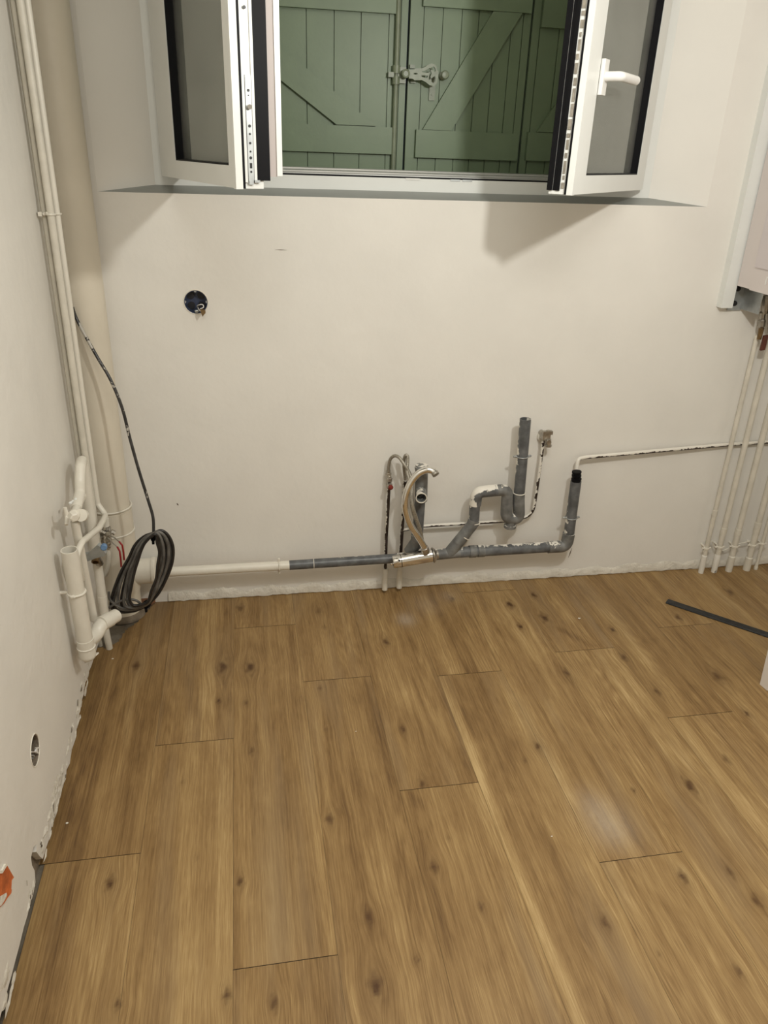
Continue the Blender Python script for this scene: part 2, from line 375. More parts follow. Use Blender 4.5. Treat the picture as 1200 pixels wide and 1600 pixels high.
# ------------------------------------------------------------------ floor: wide oak planks
PO, PW, PL = -0.0759, 0.2056, 1.19
SEAM = {-3: 1.1, -2: 1.306, -1: 1.655, 0: .998, 1: 1.875, 2: 1.406, 3: 1.849, 4: 1.128, 5: 1.92, 6: 1.57, 7: 2.011, 8: 1.25, 9: 1.7, 10: 1.4, 11: 1.0}
KN = [(348, 1042, 9, 1), (391, 1043, 9, 1), (213, 1040, 7, .9), (342, 1095, 4, .9), (384, 1098, 4, .8), (393, 1173, 6, .8), (375, 950, 7, .8), (515, 1280, 7, .9), (172, 1380, 8, 1), (375, 1378, 6, 1),
      (184, 1568, 7, .8), (577, 1433, 8, .9), (587, 1540, 13, 1), (603, 1003, 7, .9), (630, 1140, 5, .9), (660, 1225, 6, .9), (706, 936, 6, .7), (797, 945, 7, 1), (834, 930, 5, 1), (851, 966, 8, 1), (813, 979, 5, 1),
      (885, 1052, 6, .8), (840, 1166, 6, .9), (957, 984, 5, .9), (975, 1027, 6, .9), (1027, 1081, 6, .8), (1060, 965, 6, .9), (1121, 1057, 9, .9), (1167, 1115, 5, .9), (1078, 1228, 9, 1), (1135, 1187, 7, .6),
      (1067, 1370, 8, .9), (1140, 1362, 7, .7), (1182, 1408, 9, .7), (1154, 1518, 7, .8), (678, 1355, 8, .8), (752, 1418, 6, .7), (945, 1442, 8, .8), (355, 1555, 8, .9), (428, 1568, 8, .9), (652, 1500, 4, .8), (1030, 1490, 4, .5),
      (498, 955, 8, .45), (507, 980, 5, .4), (1140, 925, 8, .8), (500, 1075, 4, .6), (510, 1140, 4, .5), (286, 1222, 4, .5), (990, 1235, 4, .7), (820, 1188, 4, .5), (700, 1310, 4, .4), (308, 1340, 5, .3)]
# px line, half width (m), tone (+ light / - dark)
ST = [((752, 1222), (905, 1610), .012, 1.0), ((688, 1060), (750, 1215), .012, .8), ((384, 1180), (390, 1510), .018, .55), ((425, 1350), (430, 1505), .008, .8), ((545, 1300), (585, 1600), .02, .35),
      ((305, 1000), (300, 1110), .012, -.9), ((455, 960), (462, 1120), .02, -.55), ((430, 1120), (450, 1290), .022, -.55), ((575, 1065), (600, 1180), .02, -.6), ((700, 1060), (735, 1150), .03, -.5),
      ((1110, 1040), (1215, 1170), .014, .8), ((935, 1020), (1040, 1180), .012, .7), ((640, 1080), (665, 1210), .03, .35), ((790, 1070), (930, 1320), .022, .4), ((860, 1100), (960, 1260), .02, .3),
      ((215, 1340), (195, 1600), .03, .3), ((110, 1400), (60, 1600), .03, -.35), ((135, 1100), (100, 1300), .04, -.3), ((330, 1180), (325, 1400), .02, -.3), ((640, 1240), (690, 1500), .03, -.35), ((700, 1250), (800, 1600), .02, .15),
      ((960, 1350), (1130, 1600), .03, .45), ((1040, 1350), (1180, 1590), .01, -.5), ((870, 1390), (960, 1600), .02, -.3), ((575, 930), (640, 1100), .012, .4), ((545, 1080), (620, 1300), .02, .25),
      ((610, 930), (655, 1050), .02, -.3), ((720, 950), (790, 1060), .02, -.5), ((740, 930), (770, 1010), .01, .5), ((1000, 1130), (1140, 1330), .02, -.25), ((1140, 1110), (1200, 1190), .02, -.3), ((870, 980), (930, 1010), .02, -.6)]
DU = [(948, 1285, .055, .20), (925, 1255, .04, .12), (960, 1300, .04, .10), (634, 968, .03, .30), (665, 945, .05, .12), (700, 932, .03, .12)]
kn_w = [(az(x, y), r*1.2/ (F_PX/ (az(x, y)-CO).dot(FW)), s) for x, y, r, s in KN]
st_w = [(az(*a), az(*b), hw, t) for a, b, hw, t in ST]
du_w = [(az(x, y), r, s) for x, y, r, s in DU]
hole = [az(*p) for p in ((150, 1012), (168, 1012), (186, 1002), (196, 985), (215, 972), (236, 948), (248, 937), (238, 925), (160, 925), (140, 1000))]
def inside(x, y):
    c = np.zeros(x.shape, bool); n = len(hole)
    for i in range(n):
        a, b = hole[i], hole[(i+1) % n]
        with np.errstate(divide='ignore', invalid='ignore'):
            hit = ((a.y > y) != (b.y > y)) & (x < (b.x-a.x)*(y-a.y)/(b.y-a.y+1e-12)+a.x)
        c ^= hit
    return c
VC, FC, UVV, WD, PR = [], [], [], [], []; base = 0; rg = np.random.RandomState(7)
for k in range(-2, 12):
    x0, x1 = PO+k*PW, PO+(k+1)*PW
    s0 = SEAM[k]; ys = [s0+j*PL for j in range(-4, 4)]
    for j in range(len(ys)-1):
        y0, y1 = ys[j], ys[j+1]
        xa, xb = (max(x0, -.4865) if y0 < 1.2 else (x0 if k > -2 else -.53)), min(x1, XR); ya, yb = max(y0, YB), min(y1, D+.004)
        if xb-xa < .002 or yb-ya < .002: continue
        fine = yb > .75 and xa < 2.0
        st = .006 if fine else .06
        nx, ny = max(2, int((xb-xa)/st)), max(2, int((yb-ya)/st))
        gx = np.linspace(xa+.00025, xb-.00025, nx+1); gy = np.linspace(ya+.0008, yb-.0008, ny+1)
        X, Y = np.meshgrid(gx, gy); X = X.ravel(); Y = Y.ravel()
        warp = np.zeros_like(X); kd = np.zeros_like(X); tone = np.zeros_like(X); dust = np.zeros_like(X)
        for p, r, s in kn_w:
            if x0-.01 < p.x < x1+.01 and y0 < p.y < y1:
                dx, dy = X-p.x, Y-p.y
                warp += r*1.1*s*np.tanh(dx/(r*.8))*np.exp(-(dy/(r*3.2))**2)*np.exp(-np.abs(dx)/(r*2.4))
                wob = 1+.35*np.sin(dx/r*4+p.x*90)*np.cos(dy/r*3+p.y*70); q = np.sqrt((dx/(r*.55))**2+(dy/(r*1.0))**2)*wob; kd += .95*s*np.exp(-q**2)
                q2 = np.sqrt((dx/(r*1.2))**2+(dy/(r*3.6))**2); kd += s*.28*np.exp(-q2**2)
        for a, b, hw, t in st_w:
            ym = (a.y+b.y)/2; xm = (a.x+b.x)/2
            if x0-.005 < xm < x1+.005:
                tt = np.clip((Y-a.y)/(b.y-a.y), -.3, 1.3); xc = a.x+(b.x-a.x)*tt
                fade = np.clip((1.25-np.abs(tt-.5)*2)/.3, 0, 1)
                if y0 < ym < y1: tone += t*np.exp(-((X-xc-.004*np.sin(Y*9))/hw)**2)*fade
        for p, r, s in du_w: dust += s*np.exp(-(((X-p.x)/r)**2+((Y-p.y)/(r*1.3))**2))
        pr = rg.rand()
        pt = {(-2): -.25, (-1): -.15}.get(k, 0)+ (pr-.5)*.35
        tone += pt
        off = rg.rand(2)*20
        VC.append(np.stack([X, Y, np.zeros_like(X)], 1)); UVV.append(np.stack([X-x0+off[0], Y+off[1]], 1)); WD.append(np.stack([warp*20+.5, kd, tone*.25+.5, dust], 1))
        PR.append(np.full(X.shape, pr))
        ii, jj = np.meshgrid(np.arange(nx), np.arange(ny)); a = (base+jj*(nx+1)+ii).ravel()
        Fq = np.stack([a, a+1, a+nx+2, a+nx+1], 1)
        cx = X[(a-base)]+.003; cyy = Y[(a-base)]+.003
        Fq = Fq[~inside(cx, cyy)]
        FC.append(Fq); base += len(X)
VC = np.concatenate(VC); FC = np.concatenate(FC); UVV = np.concatenate(UVV); WD = np.concatenate(WD); PR = np.concatenate(PR)
me = bpy.data.meshes.new('floor'); me.vertices.add(len(VC)); me.vertices.foreach_set('co', VC.astype(np.float32).ravel())
me.loops.add(FC.size); me.loops.foreach_set('vertex_index', FC.astype(np.int32).ravel())
me.polygons.add(len(FC)); me.polygons.foreach_set('loop_start', (np.arange(len(FC))*4).astype(np.int32))
me.update(calc_edges=True)
at1 = me.attributes.new('grain_uv', 'FLOAT_VECTOR', 'POINT'); at1.data.foreach_set('vector', np.concatenate([UVV, PR[:, None]*9], 1).astype(np.float32).ravel())
at2 = me.attributes.new('wood', 'FLOAT_COLOR', 'POINT'); at2.data.foreach_set('color', WD.astype(np.float32).ravel())
fo = bpy.data.objects.new('floor', me); COL.objects.link(fo); tag(fo, kind='structure')

def wood_mat():
    m = bpy.data.materials.new('oak_planks'); m.use_nodes = True; nt = m.node_tree; b = nt.nodes['Principled BSDF']; N = nt.nodes.new; L = nt.links.new
    a = N('ShaderNodeAttribute'); a.attribute_name = 'grain_uv'; w_ = N('ShaderNodeAttribute'); w_.attribute_name = 'wood'
    sp = N('ShaderNodeSeparateXYZ'); L(a.outputs['Vector'], sp.inputs[0]); sc = N('ShaderNodeSeparateColor'); L(w_.outputs['Color'], sc.inputs[0])
    def M(op, x, y=None, z=None):
        n = N('ShaderNodeMath'); n.operation = op
        for i, v in enumerate((x, y, z)):
            if v is None: continue
            if isinstance(v, (int, float)): n.inputs[i].default_value = v
            else: L(v, n.inputs[i])
        return n.outputs[0]
    U = M('SUBTRACT', sp.outputs[0], M('MULTIPLY', M('SUBTRACT', sc.outputs[0], .5), .05)); V = sp.outputs[1]
    def noise(su, sv, det=4, ro=.55, dist=0, zz=0.0):
        c = N('ShaderNodeCombineXYZ'); L(M('MULTIPLY', U, su), c.inputs[0]); L(M('MULTIPLY', V, sv), c.inputs[1]); L(M('ADD', sp.outputs[2], zz), c.inputs[2])
        n = N('ShaderNodeTexNoise'); n.inputs['Scale'].default_value = 1; n.inputs['Detail'].default_value = det; n.inputs['Roughness'].default_value = ro; n.inputs['Distortion'].default_value = dist
        L(c.outputs[0], n.inputs['Vector']); return n.outputs['Fac']
    broad = noise(13, .55, 2, .5, .1); mid = noise(48, 1.0, 3, .6, .15, 3.3); patch = noise(16, 5, 3, .6, .6, 31.0); fine = noise(300, 5, 3, .65, .05, 5.1); pore = noise(700, 26, 2, .5, 0, 8.0)
    # cathedral figure
    ring = M('SINE', M('MULTIPLY', M('ADD', noise(9, .55, 2, .5, .6, 1.7), M('MULTIPLY', fine, .015)), 150.0))
    ringm = M('MULTIPLY', M('MULTIPLY', M('ADD', ring, 0), .5), M('MULTIPLY', M('GREATER_THAN', noise(7, .8, 1, .5, 0, 4.4), .50), 1.0))
    t = M('ADD', M('MULTIPLY', M('ADD', M('MULTIPLY', M('SUBTRACT', broad, .5), 1.55), M('MULTIPLY', M('SUBTRACT', patch, .5), 1.1)), 1.0), M('MULTIPLY', M('SUBTRACT', mid, .5), 1.15))
    t = M('ADD', t, M('MULTIPLY', M('SUBTRACT', fine, .5), 1.5)); t = M('ADD', t, M('MULTIPLY', M('SUBTRACT', pore, .5), 1.0))
    t = M('ADD', t, M('MULTIPLY', ringm, .26)); t = M('ADD', t, M('MULTIPLY', M('SUBTRACT', sc.outputs[2], .5), 2.2))
    t = M('ADD', M('MULTIPLY', t, .5), .5)
    r = N('ShaderNodeValToRGB'); L(t, r.inputs[0]); e = r.color_ramp; e.elements[0].position = 0.02; e.elements[0].color = (.115, .062, .022, 1); e.elements[1].position = 1.0; e.elements[1].color = (.50, .35, .165, 1)
    for pos, c in ((.28, (.20, .115, .042)), (.5, (.275, .168, .066)), (.72, (.36, .235, .098))): q = e.elements.new(pos); q.color = (*c, 1)
    # hue drift towards greyish brown
    hm = N('ShaderNodeMix'); hm.data_type = 'RGBA'; hm.inputs['B'].default_value = (.24, .165, .09, 1); L(r.outputs[0], hm.inputs['A'])
    hf = N('ShaderNodeMapRange'); hf.inputs['From Min'].default_value = .52; hf.inputs['From Max'].default_value = .75; hf.inputs['To Max'].default_value = .55; L(noise(11, 1.1, 2, .5, 0, 12.0), hf.inputs['Value']); L(hf.outputs[0], hm.inputs['Factor'])
    # occasional thin dark splits
    cr = N('ShaderNodeMapRange'); cr.inputs['From Min'].default_value = .69; cr.inputs['From Max'].default_value = .77; cr.inputs['To Max'].default_value = .55; L(noise(130, 5.5, 3, .6, .3, 20.0), cr.inputs['Value'])
    k1 = N('ShaderNodeMix'); k1.data_type = 'RGBA'; k1.inputs['B'].default_value = (.085, .04, .014, 1); L(hm.outputs['Result'], k1.inputs['A']); L(cr.outputs[0], k1.inputs['Factor'])
    kf = M('MULTIPLY', sc.outputs[1], M('ADD', .45, M('MULTIPLY', noise(240, 60, 3, .6, .8, 2.0), .9))); kc = N('ShaderNodeClamp'); L(kf, kc.inputs[0])
    k2 = N('ShaderNodeMix'); k2.data_type = 'RGBA'; k2.inputs['B'].default_value = (.075, .034, .011, 1); L(k1.outputs['Result'], k2.inputs['A']); L(kc.outputs[0], k2.inputs['Factor'])
    k3 = N('ShaderNodeMix'); k3.data_type = 'RGBA'; k3.inputs['B'].default_value = (.55, .50, .43, 1); L(k2.outputs['Result'], k3.inputs['A'])
    L(M('MULTIPLY', w_.outputs['Alpha'], M('ADD', .5, noise(60, 40, 4, .7, 1.5, 7.7))), k3.inputs['Factor'])
    L(k3.outputs['Result'], b.inputs['Base Color'])
    b.inputs['Roughness'].default_value = .48; b.inputs['Specular IOR Level'].default_value = .35
    bp = N('ShaderNodeBump'); bp.inputs['Distance'].default_value = .0004; bp.inputs['Strength'].default_value = .6; L(fine, bp.inputs['Height']); L(bp.outputs[0], b.inputs['Normal'])
    return m
me.materials.append(wood_mat())
sub = MB().face([(-.56, YB, -.0035), (XR, YB, -.0035), (XR, D+.01, -.0035), (-.56, D+.01, -.0035)]).build('floor_screed', M_concrete, smooth=False); tag(sub, kind='structure')
# ------------------------------------------------------------------ window
W = thing('window_1', None, None, (0.535, YF, IZ0), kind='structure')
fr = MB()
FB = 1.3835
fr.box((IX0, YF, IZ0-.03), (IX1, YF+.02, FB)); fr.box((IX0, YF+.02, IZ0-.03), (IX1, YF+.07, FB-.006))
for a, b in ((IX0, IX0+.042), (IX1-.042, IX1)): fr.box((a, YF, FB), (b, YF+.02, IZ1))
for a, b in ((IX0, IX0+.06), (IX1-.06, IX1)): fr.box((a, YF+.02, FB), (b, YF+.07, IZ1))
fr.box((IX0, YF, IZ1-.045), (IX1, YF+.07, IZ1))
fr.build('window_frame', M_pvc, W, bevel=.0015)
MB().box((IX0+.04, YF+.003, FB), (IX1-.04, YF+.014, FB+.0045)).box((IX0+.0425, YF+.004, FB), (IX0+.049, YF+.018, IZ1-.05)).box((IX1-.049, YF+.004, FB), (IX1-.0425, YF+.018, IZ1-.05)).build('gasket', M_gasket, W)
al = MB(); al.prism([(IX0+.05, YF+.016, FB-.002), (IX0+.05, YF+.016, FB+.007), (IX0+.05, YF+.028, FB+.009), (IX0+.05, YF+.030, FB+.013), (IX0+.05, YF+.05, FB+.016), (IX0+.05, YF+.052, FB+.020), (IX0+.05, YF+.066, FB+.022), (IX0+.05, YF+.066, FB-.002)], (IX1-IX0-.10, 0, 0))
al.build('threshold_rail', M_alu, W, smooth=False)
for x0, x1, m_ in ((634, 656, M_white), (704, 719, M_steel), (723, 738, M_steel)):
    p, q = at(x0, 280, YF-.002), at(x1, 280, YF-.002); MB().box((p.x, YF-.0025, FB-.004), (q.x, YF+.012, FB+.001)).build('striker_plate', m_, W, bevel=.001)

def sash(side, h, Fp, sh, sf, z0, z1, astragal):
    h = Vector((*h, 0)); F_ = Vector((*Fp, 0)); a = (F_-h); L = a.length; a.normalize()
    n = Vector((-a.y, a.x, 0)) if side == 'L' else Vector((a.y, -a.x, 0))
    if n.y < 0: n = -n
    def B(mb, s0, s1, n0, n1, za, zb): return mb.box((s0, n0, za), (s1, n1, zb), o=h, ex=a, ey=n)
    rb = .0435; S = MB()
    B(S, 0, L-.002, 0, .062, z0, z0+rb); B(S, 0, L-.002, 0, .062, z1-rb, z1)
    B(S, 0, sh, 0, .062, z0+rb, z1-rb); B(S, L-sf, L-.002, 0, .062, z0+rb, z1-rb)
    o = S.build('sash', M_pvc, W, bevel=.0018)
    # bright overlapping lip of the closing edge
    B(MB(), L-.010, L+.006, -.002, .0135, z0-.001, z1).build('overlap_lip', M_pvc, o, bevel=.0012)
    G = MB(); B(G, L-.002, L+.003, .0135, .020, z0, z1); t = .004
    B(G, sh, sh+t, .0015, .060, z0+rb, z1-rb); B(G, L-sf-t, L-sf, .0015, .060, z0+rb, z1-rb); B(G, sh, L-sf, .0015, .060, z0+rb, z0+rb+t*.8); B(G, sh, L-sf, .0015, .022, z1-rb-t, z1-rb)
    G.build('glazing_gasket', M_gasket, o)
    P = MB(); B(P, sh-.01, L-sf+.01, .022, .026, z0+rb-.01, z1-rb+.01); B(P, sh-.01, L-sf+.01, .042, .046, z0+rb-.01, z1-rb+.01); P.build('glass_pane', M_glass, o, smooth=False)
    if side == 'L':
        C = MB(); B(C, L-.004, L+.002, .020, .026, z0+.012, z1); B(C, L-.004, L+.002, .041, .047, z0+.014, z1); B(C, L-.004, L-.001, .026, .041, z0+.014, z1); C.build('hardware_channel', M_pvc, o)
        K = MB(); zt = 1.585; B(K, L, L+.003, .0275, .0395, z0+.016, zt); K.build('lock_strip', M_steel, o, bevel=.0006)
        K = MB()
        for zz, r in ((zt-.028, .0030), (zt-.037, .0014), (z0+.12, .0030), (z0+.105, .0022), (z0+.088, .0024), (z0+.072, .0020), (z0+.060, .0030), (z0+.033, .0022)): K.cyl(h+a*(L+.0028)+n*.0335+Vector((0, 0, zz)), h+a*(L+.0036)+n*.0335+Vector((0, 0, zz)), r, n=12)
        B(K, L+.0028, L+.0036, .031, .036, z0+.040, z0+.050)
        K.cyl(h+a*(L+.001)+n*.032+Vector((0, 0, 1.70)), h+a*(L+.003)+n*.032+Vector((0, 0, 1.70)), .0032, n=12); K.build('screw_head', M_dark, o)
        K = MB(); zz = zt-.058; K.cyl(h+a*(L)+n*.0335+Vector((0, 0, zz)), h+a*(L+.009)+n*.0335+Vector((0, 0, zz)), .0048); K.build('locking_pin', M_chrome, o)
        K = MB(); B(K, L-.006, L+.0025, .047, .076, z0+.016, z1); K.build('seal_profile', M_gasket, o, bevel=.001)
        K = MB(); B(K, L-.01, L+.0, .076, .092, z0+.024, z1); K.build('astragal_profile', M_pink, o)
        K = MB(); B(K, L-.03, L+.003, .092, .104, z0+.026, z1); K.build('astragal_cap', M_pvc, o, bevel=.0012)
        K = MB(); B(K, L-.004, L+.005, .040, .052, z0+.012, z0+.017); B(K, L-.004, L+.004, .028, .038, z0+.008, z0+.016); K.build('corner_plate', M_steel, o)
    else:
        C = MB(); B(C, L-.008, L-.003, .020, .034, z0+.010, z1); C.build('hardware_channel', M_pvc, o)
        K = MB(); rnd = random.Random(3); z = z0+.014
        while z < z1-.05:
            dz = .008+.02*rnd.random(); B(K, L-.0035, L+.0002+.0015*rnd.random(), .0215+.004*rnd.random(), .0285+.003*rnd.random(), z, z+dz); z += dz+.003+.006*rnd.random()
        K.build('lock_strip', M_nickel, o, bevel=.0005)
        K = MB()
        for q0, q1, e in ((.034, .043, .002), (.044, .052, -.001), (.053, .066, .003)): B(K, L-.012, L+e, q0, q1, z0+.008, z1)
        K.build('seal_profile', M_gasket, o, bevel=.001)
        # handle, turned level
        pc = aplane(940, 121, h, n); s0 = (pc-h).dot(a); zc = pc.z
        H = MB(); B(H, s0-.016, s0+.016, -.010, 0, zc-.038, zc+.038); hb = H.build('handle_plate', M_white, o, bevel=.003)
        p0 = h+a*s0+Vector((0, 0, zc+.002)); H = MB(); H.tube(fillet([p0-n*.008, p0-n*.046, p0-n*.052-a*.118], .012), .0108, 14)
        H.build('handle_lever', M_white, o)
    return o
sash('L', (-.206, 2.429), (-.001, 1.79), .165, .045, 1.372, 2.205, True)
sash('R', (1.256, 2.429), (.81, 1.92), .085, .090, 1.372, 2.205, False)

# ------------------------------------------------------------------ shutters
def shutter(name, label, x0, x1, grooves, bars, braces, z0=1.30, z1=2.32, y=YS):
    t = thing(name, label, 'shutter', ((x0+x1)/2, y, z0), 'green wooden shutters closed behind the window')
    b = MB(); xs = [x0]+grooves+[x1]; g = .0016
    for a_, c_ in zip(xs[:-1], xs[1:]): b.box((a_+g, y, z0), (c_-g, y+.022, z1))
    b.box((x0+.001, y+.006, z0), (x1-.001, y+.02, z1)); b.build('board_panel', M_green, t, smooth=False, bevel=.0012)
    for (a_, c_, za, zb) in bars: MB().box((a_, y-.016, za), (c_, y, zb)).build('batten', M_green, t, bevel=.003)
    for poly in braces: MB().prism([(px, y-.015, pz) for px, pz in poly], (0, .015, 0)).build('brace', M_green, t, bevel=.002)
    return t
XJ = .5435
SL_ = shutter('window_shutter', 'green board shutter left of the vertical rod, brace falling to the right', IX0+.005, XJ-.004, [-.12, -.04, .055, .139, .227, .311, .393, .479],
        [(.0, .497, 1.447, 1.525), (.0, .497, 1.832, 1.92)], [[(-.05, 1.84), (.06, 1.785), (.14, 1.735), (.444, 1.527), (.318, 1.527), (.14, 1.646), (-.05, 1.765)]])
SR_ = shutter('window_shutter', 'green board shutter with the ornate latch and a brace rising to the right', XJ, .932, [.587, .647, .707, .761, .815, .868, .905],
        [(.576, .922, 1.441, 1.522), (.58, .925, 1.857, 1.93)], [[(.597, 1.523), (.692, 1.523), (.895, 1.856), (.802, 1.856)]])
SX_ = shutter('window_shutter', 'narrow green board shutter panel partly hidden by the right sash', .936, IX1-.012, [.962, 1.027, 1.085, 1.14, 1.2],
        [(.953, 1.26, 1.443, 1.528), (.962, 1.26, 1.823, 1.92)], [[(.985, 1.53), (1.075, 1.53), (1.24, 1.80), (1.16, 1.80)]])
rx = at(618.5, 150, YS-.02).x
MB().cyl((rx, YS-.014, 1.31), (rx, YS-.014, 2.3), .0075, n=14).build('lock_rod', M_greenmetal, SL_)
MB().box((rx+.012, YS-.006, 1.31), (rx+.026, YS, 2.3)).build('cover_strip', M_green, SL_, bevel=.001)
zc = at(620, 117, YS-.02).z
rb_ = MB().cyl((rx, YS-.014, zc-.026), (rx, YS-.014, zc-.004), .0125, n=18).cyl((rx, YS-.014, zc+.004), (rx, YS-.014, zc+.026), .0125, n=18)
rb_.box((rx-.026, YS-.022, zc-.007), (rx-.008, YS-.006, zc+.007)).box((rx, YS-.02, zc-.022), (rx+.030, YS-.006, zc+.022)).build('rod_bracket', M_greenmetal, SL_, bevel=.0015)
LY = YS-.042
def lp(x, y): return at(600+x/10.0, 80+y/10.0, LY)
pv = lp(340, 350); MB().cyl(pv+Vector((0, -.004, 0)), pv+Vector((0, .030, 0)), .0125, n=24).torus(pv+Vector((0, -.004, 0)), (0, 1, 0), .010, .0025).build('latch_pivot', M_greenmetal, SL_)
outer = [(390, 290), (480, 285), (500, 268), (600, 265), (650, 240), (700, 205), (745, 190), (800, 210), (825, 250), (825, 290), (850, 320), (850, 400), (840, 430), (835, 480), (810, 525), (765, 545), (710, 530), (650, 480), (590, 450), (480, 455), (450, 430), (390, 425)]
h1 = [(465, 345), (490, 338), (525, 345), (525, 358), (490, 366), (465, 360)]
h2 = [(585, 320), (650, 300), (710, 262), (735, 268), (718, 310), (700, 335), (640, 338)]
h3 = [(585, 378), (640, 378), (690, 385), (672, 418), (630, 412), (590, 398)]
h4 = [(740, 250), (775, 240), (800, 262), (808, 310), (790, 330), (775, 300), (745, 285), (728, 300), (745, 345), (725, 400), (735, 430), (772, 400), (795, 390), (805, 420), (798, 470), (770, 495), (745, 480), (740, 460), (700, 440), (705, 400), (715, 350), (712, 320)]
lt = MB(); to2 = lambda L_: [(lp(*p).x, lp(*p).z) for p in L_]
for yy in (LY, LY+.006): lt.plate(to2(outer), [to2(h1), to2(h2), to2(h3), to2(h4)], lambda u, v, yy=yy: Vector((u, yy, v)))
for L_ in (outer, h1, h2, h3, h4):
    Q = to2(L_)
    for i in range(len(Q)): p, q = Q[i], Q[(i+1) % len(Q)]; lt.face([(p[0], LY, p[1]), (q[0], LY, q[1]), (q[0], LY+.006, q[1]), (p[0], LY+.006, p[1])])
lt.build('latch_handle', M_greenmetal, SL_, smooth=False)
kb = at(695.5, 117, YS-.03); MB().lathe(kb+Vector((0, .032, 0)), (0, -1, 0), [(0, .012), (.004, .012), (.006, .006), (.022, .006), (.026, .011), (.032, .0125), (.036, .010), (.037, .004)], 22).build('latch_knob', M_greenmetal, SR_)
hk = at(675, 146, YS-.004); MB().box((hk.x-.010, YS-.006, hk.z-.020), (hk.x+.009, YS, hk.z+.045)).cyl((hk.x, YS-.009, hk.z-.003), (hk.x, YS-.004, hk.z-.003), .0035).build('catch_plate', M_greenmetal, SR_, bevel=.001)
for (x, y) in ((644, 104), (645, 127)): p = at(x, y, YS-.006); MB().box((p.x-.008, YS-.012, p.z-.005), (p.x+.008, YS, p.z+.005)).build('keeper_plate', M_greenmetal, SR_, bevel=.001)

# ------------------------------------------------------------------ flush boxes in the walls
def wall_box(name, label, c, r, n, t1, t2, mbox, mk, depth, knock):
    """c: centre on the wall face, n: into the wall, t1/t2 in plane"""
    t = thing(name, label, 'electrical box', c)
    mb = MB(); R0 = mb.ring(c+n*.0005, t1, t2, r, 36); R1 = mb.ring(c+n*depth, t1, t2, r*.97, 36); R2 = mb.ring(c+n*.0005, t1, t2, r*.93, 36); R3 = mb.ring(c+n*(depth-.002), t1, t2, r*.92, 36)
    mb.skin(R0, R1); mb.skin(R2, R3); mb.skin(R0, R2); mb.bm.faces.new(R1); mb.bm.faces.new(R3); mb.build('box_shell', mbox, t)
    if knock:
        k = MB()
        for sx in (-1, 1):
            for sz in (-1, 1): q = c+t1*sx*r*.44+t2*sz*r*.44+n*(depth-.004); MB().cyl(q, q-n*.0018, r*.33, n=24).build('knockout', mk, t)
        k.bm.free()
        k = MB()
        k.bm.free()
        for (u, v) in ((0, .93), (.93, 0), (0, -.93), (-.93, 0)): q = c+t1*u*r+t2*v*r; MB().cyl(q+n*.012, q+n*.001, .004, n=10).build('screw_post', M_steel, t)
    return t
X_, Y_, Z_ = Vector((1, 0, 0)), Vector((0, 1, 0)), Vector((0, 0, 1))
sb = wall_box('flush_mounting_box', 'round navy blue flush box with capped wires in the wall below the window', Vector((SOCK.x, D, SOCK.z)), SR, Y_, X_, Z_, M_navy, M_navyd, .034, True)
c0 = Vector((SOCK.x, D, SOCK.z))
def so(x, y, Y): return at(270+x/15, 440+y/15, Y)
MB().tube(spline([so(600, 640, D+.03), so(570, 570, D+.012), so(640, 540, D-.004), so(700, 540, D-.002), so(720, 600, D-.008), so(640, 640, D-.016)], 7), .0014, 8).tube(spline([so(590, 600, D+.03), so(600, 640, D+.002), so(650, 690, D-.014)], 6), .0018, 8).build('white_wire', M_white, sb)
MB().prism([so(640, 650, D-.026), so(700, 640, D-.03), so(765, 690, D-.03), so(765, 745, D-.03), so(730, 775, D-.03), so(700, 825, D-.03), (so(670, 760, D-.03))], (0, .008, 0)).build('wire_connector', M_brass, sb, smooth=False)
MB().ball(so(560, 690, D-.002), .006, (1.2, .6, .7)).build('wire_clip', M_steel, sb)
rim = MB().torus(c0-Y_*.0002, Y_, SR+.001, .0016, 36, 6).build('plaster_rim', M_crumb, sb)
lc = lf(HL.y, HL.z); nl = Vector((-1, -.0141, 0)).normalized()
lb = wall_box('flush_mounting_box', 'dark round hole with broken white clips low in the left wall', lc, HR, nl, Vector((0, 1, 0)), Z_, M_masonry, M_navyd, .035, False)
def lo_(x, y, off=0.0): p = onleft(30+x/20, 1130+y/20); return Vector((XL(p.y)+off, p.y, p.z))
MB().prism([lo_(470, 760, .001), lo_(640, 740, .001), lo_(645, 790, .001), lo_(570, 800, .001), lo_(570, 880, .001), lo_(600, 960, .001), lo_(520, 915, .001), lo_(380, 910, .001), lo_(380, 880, .001), lo_(520, 880, .001), lo_(530, 790, .001)], (-.004, 0, 0)).build('broken_clip', M_white, lb, smooth=False)
MB().tube(spline([lo_(450, 1010, -.03), lo_(480, 1000, -.006), lo_(520, 1060, -.004), lo_(480, 1120, -.02)], 6), .002, 8).build('wire_end', M_steel, lb)
MB().torus(lc+Vector((.0002, 0, 0)), nl, HR+.001, .0013, 36, 6).build('plaster_rim', M_crumb, lb)

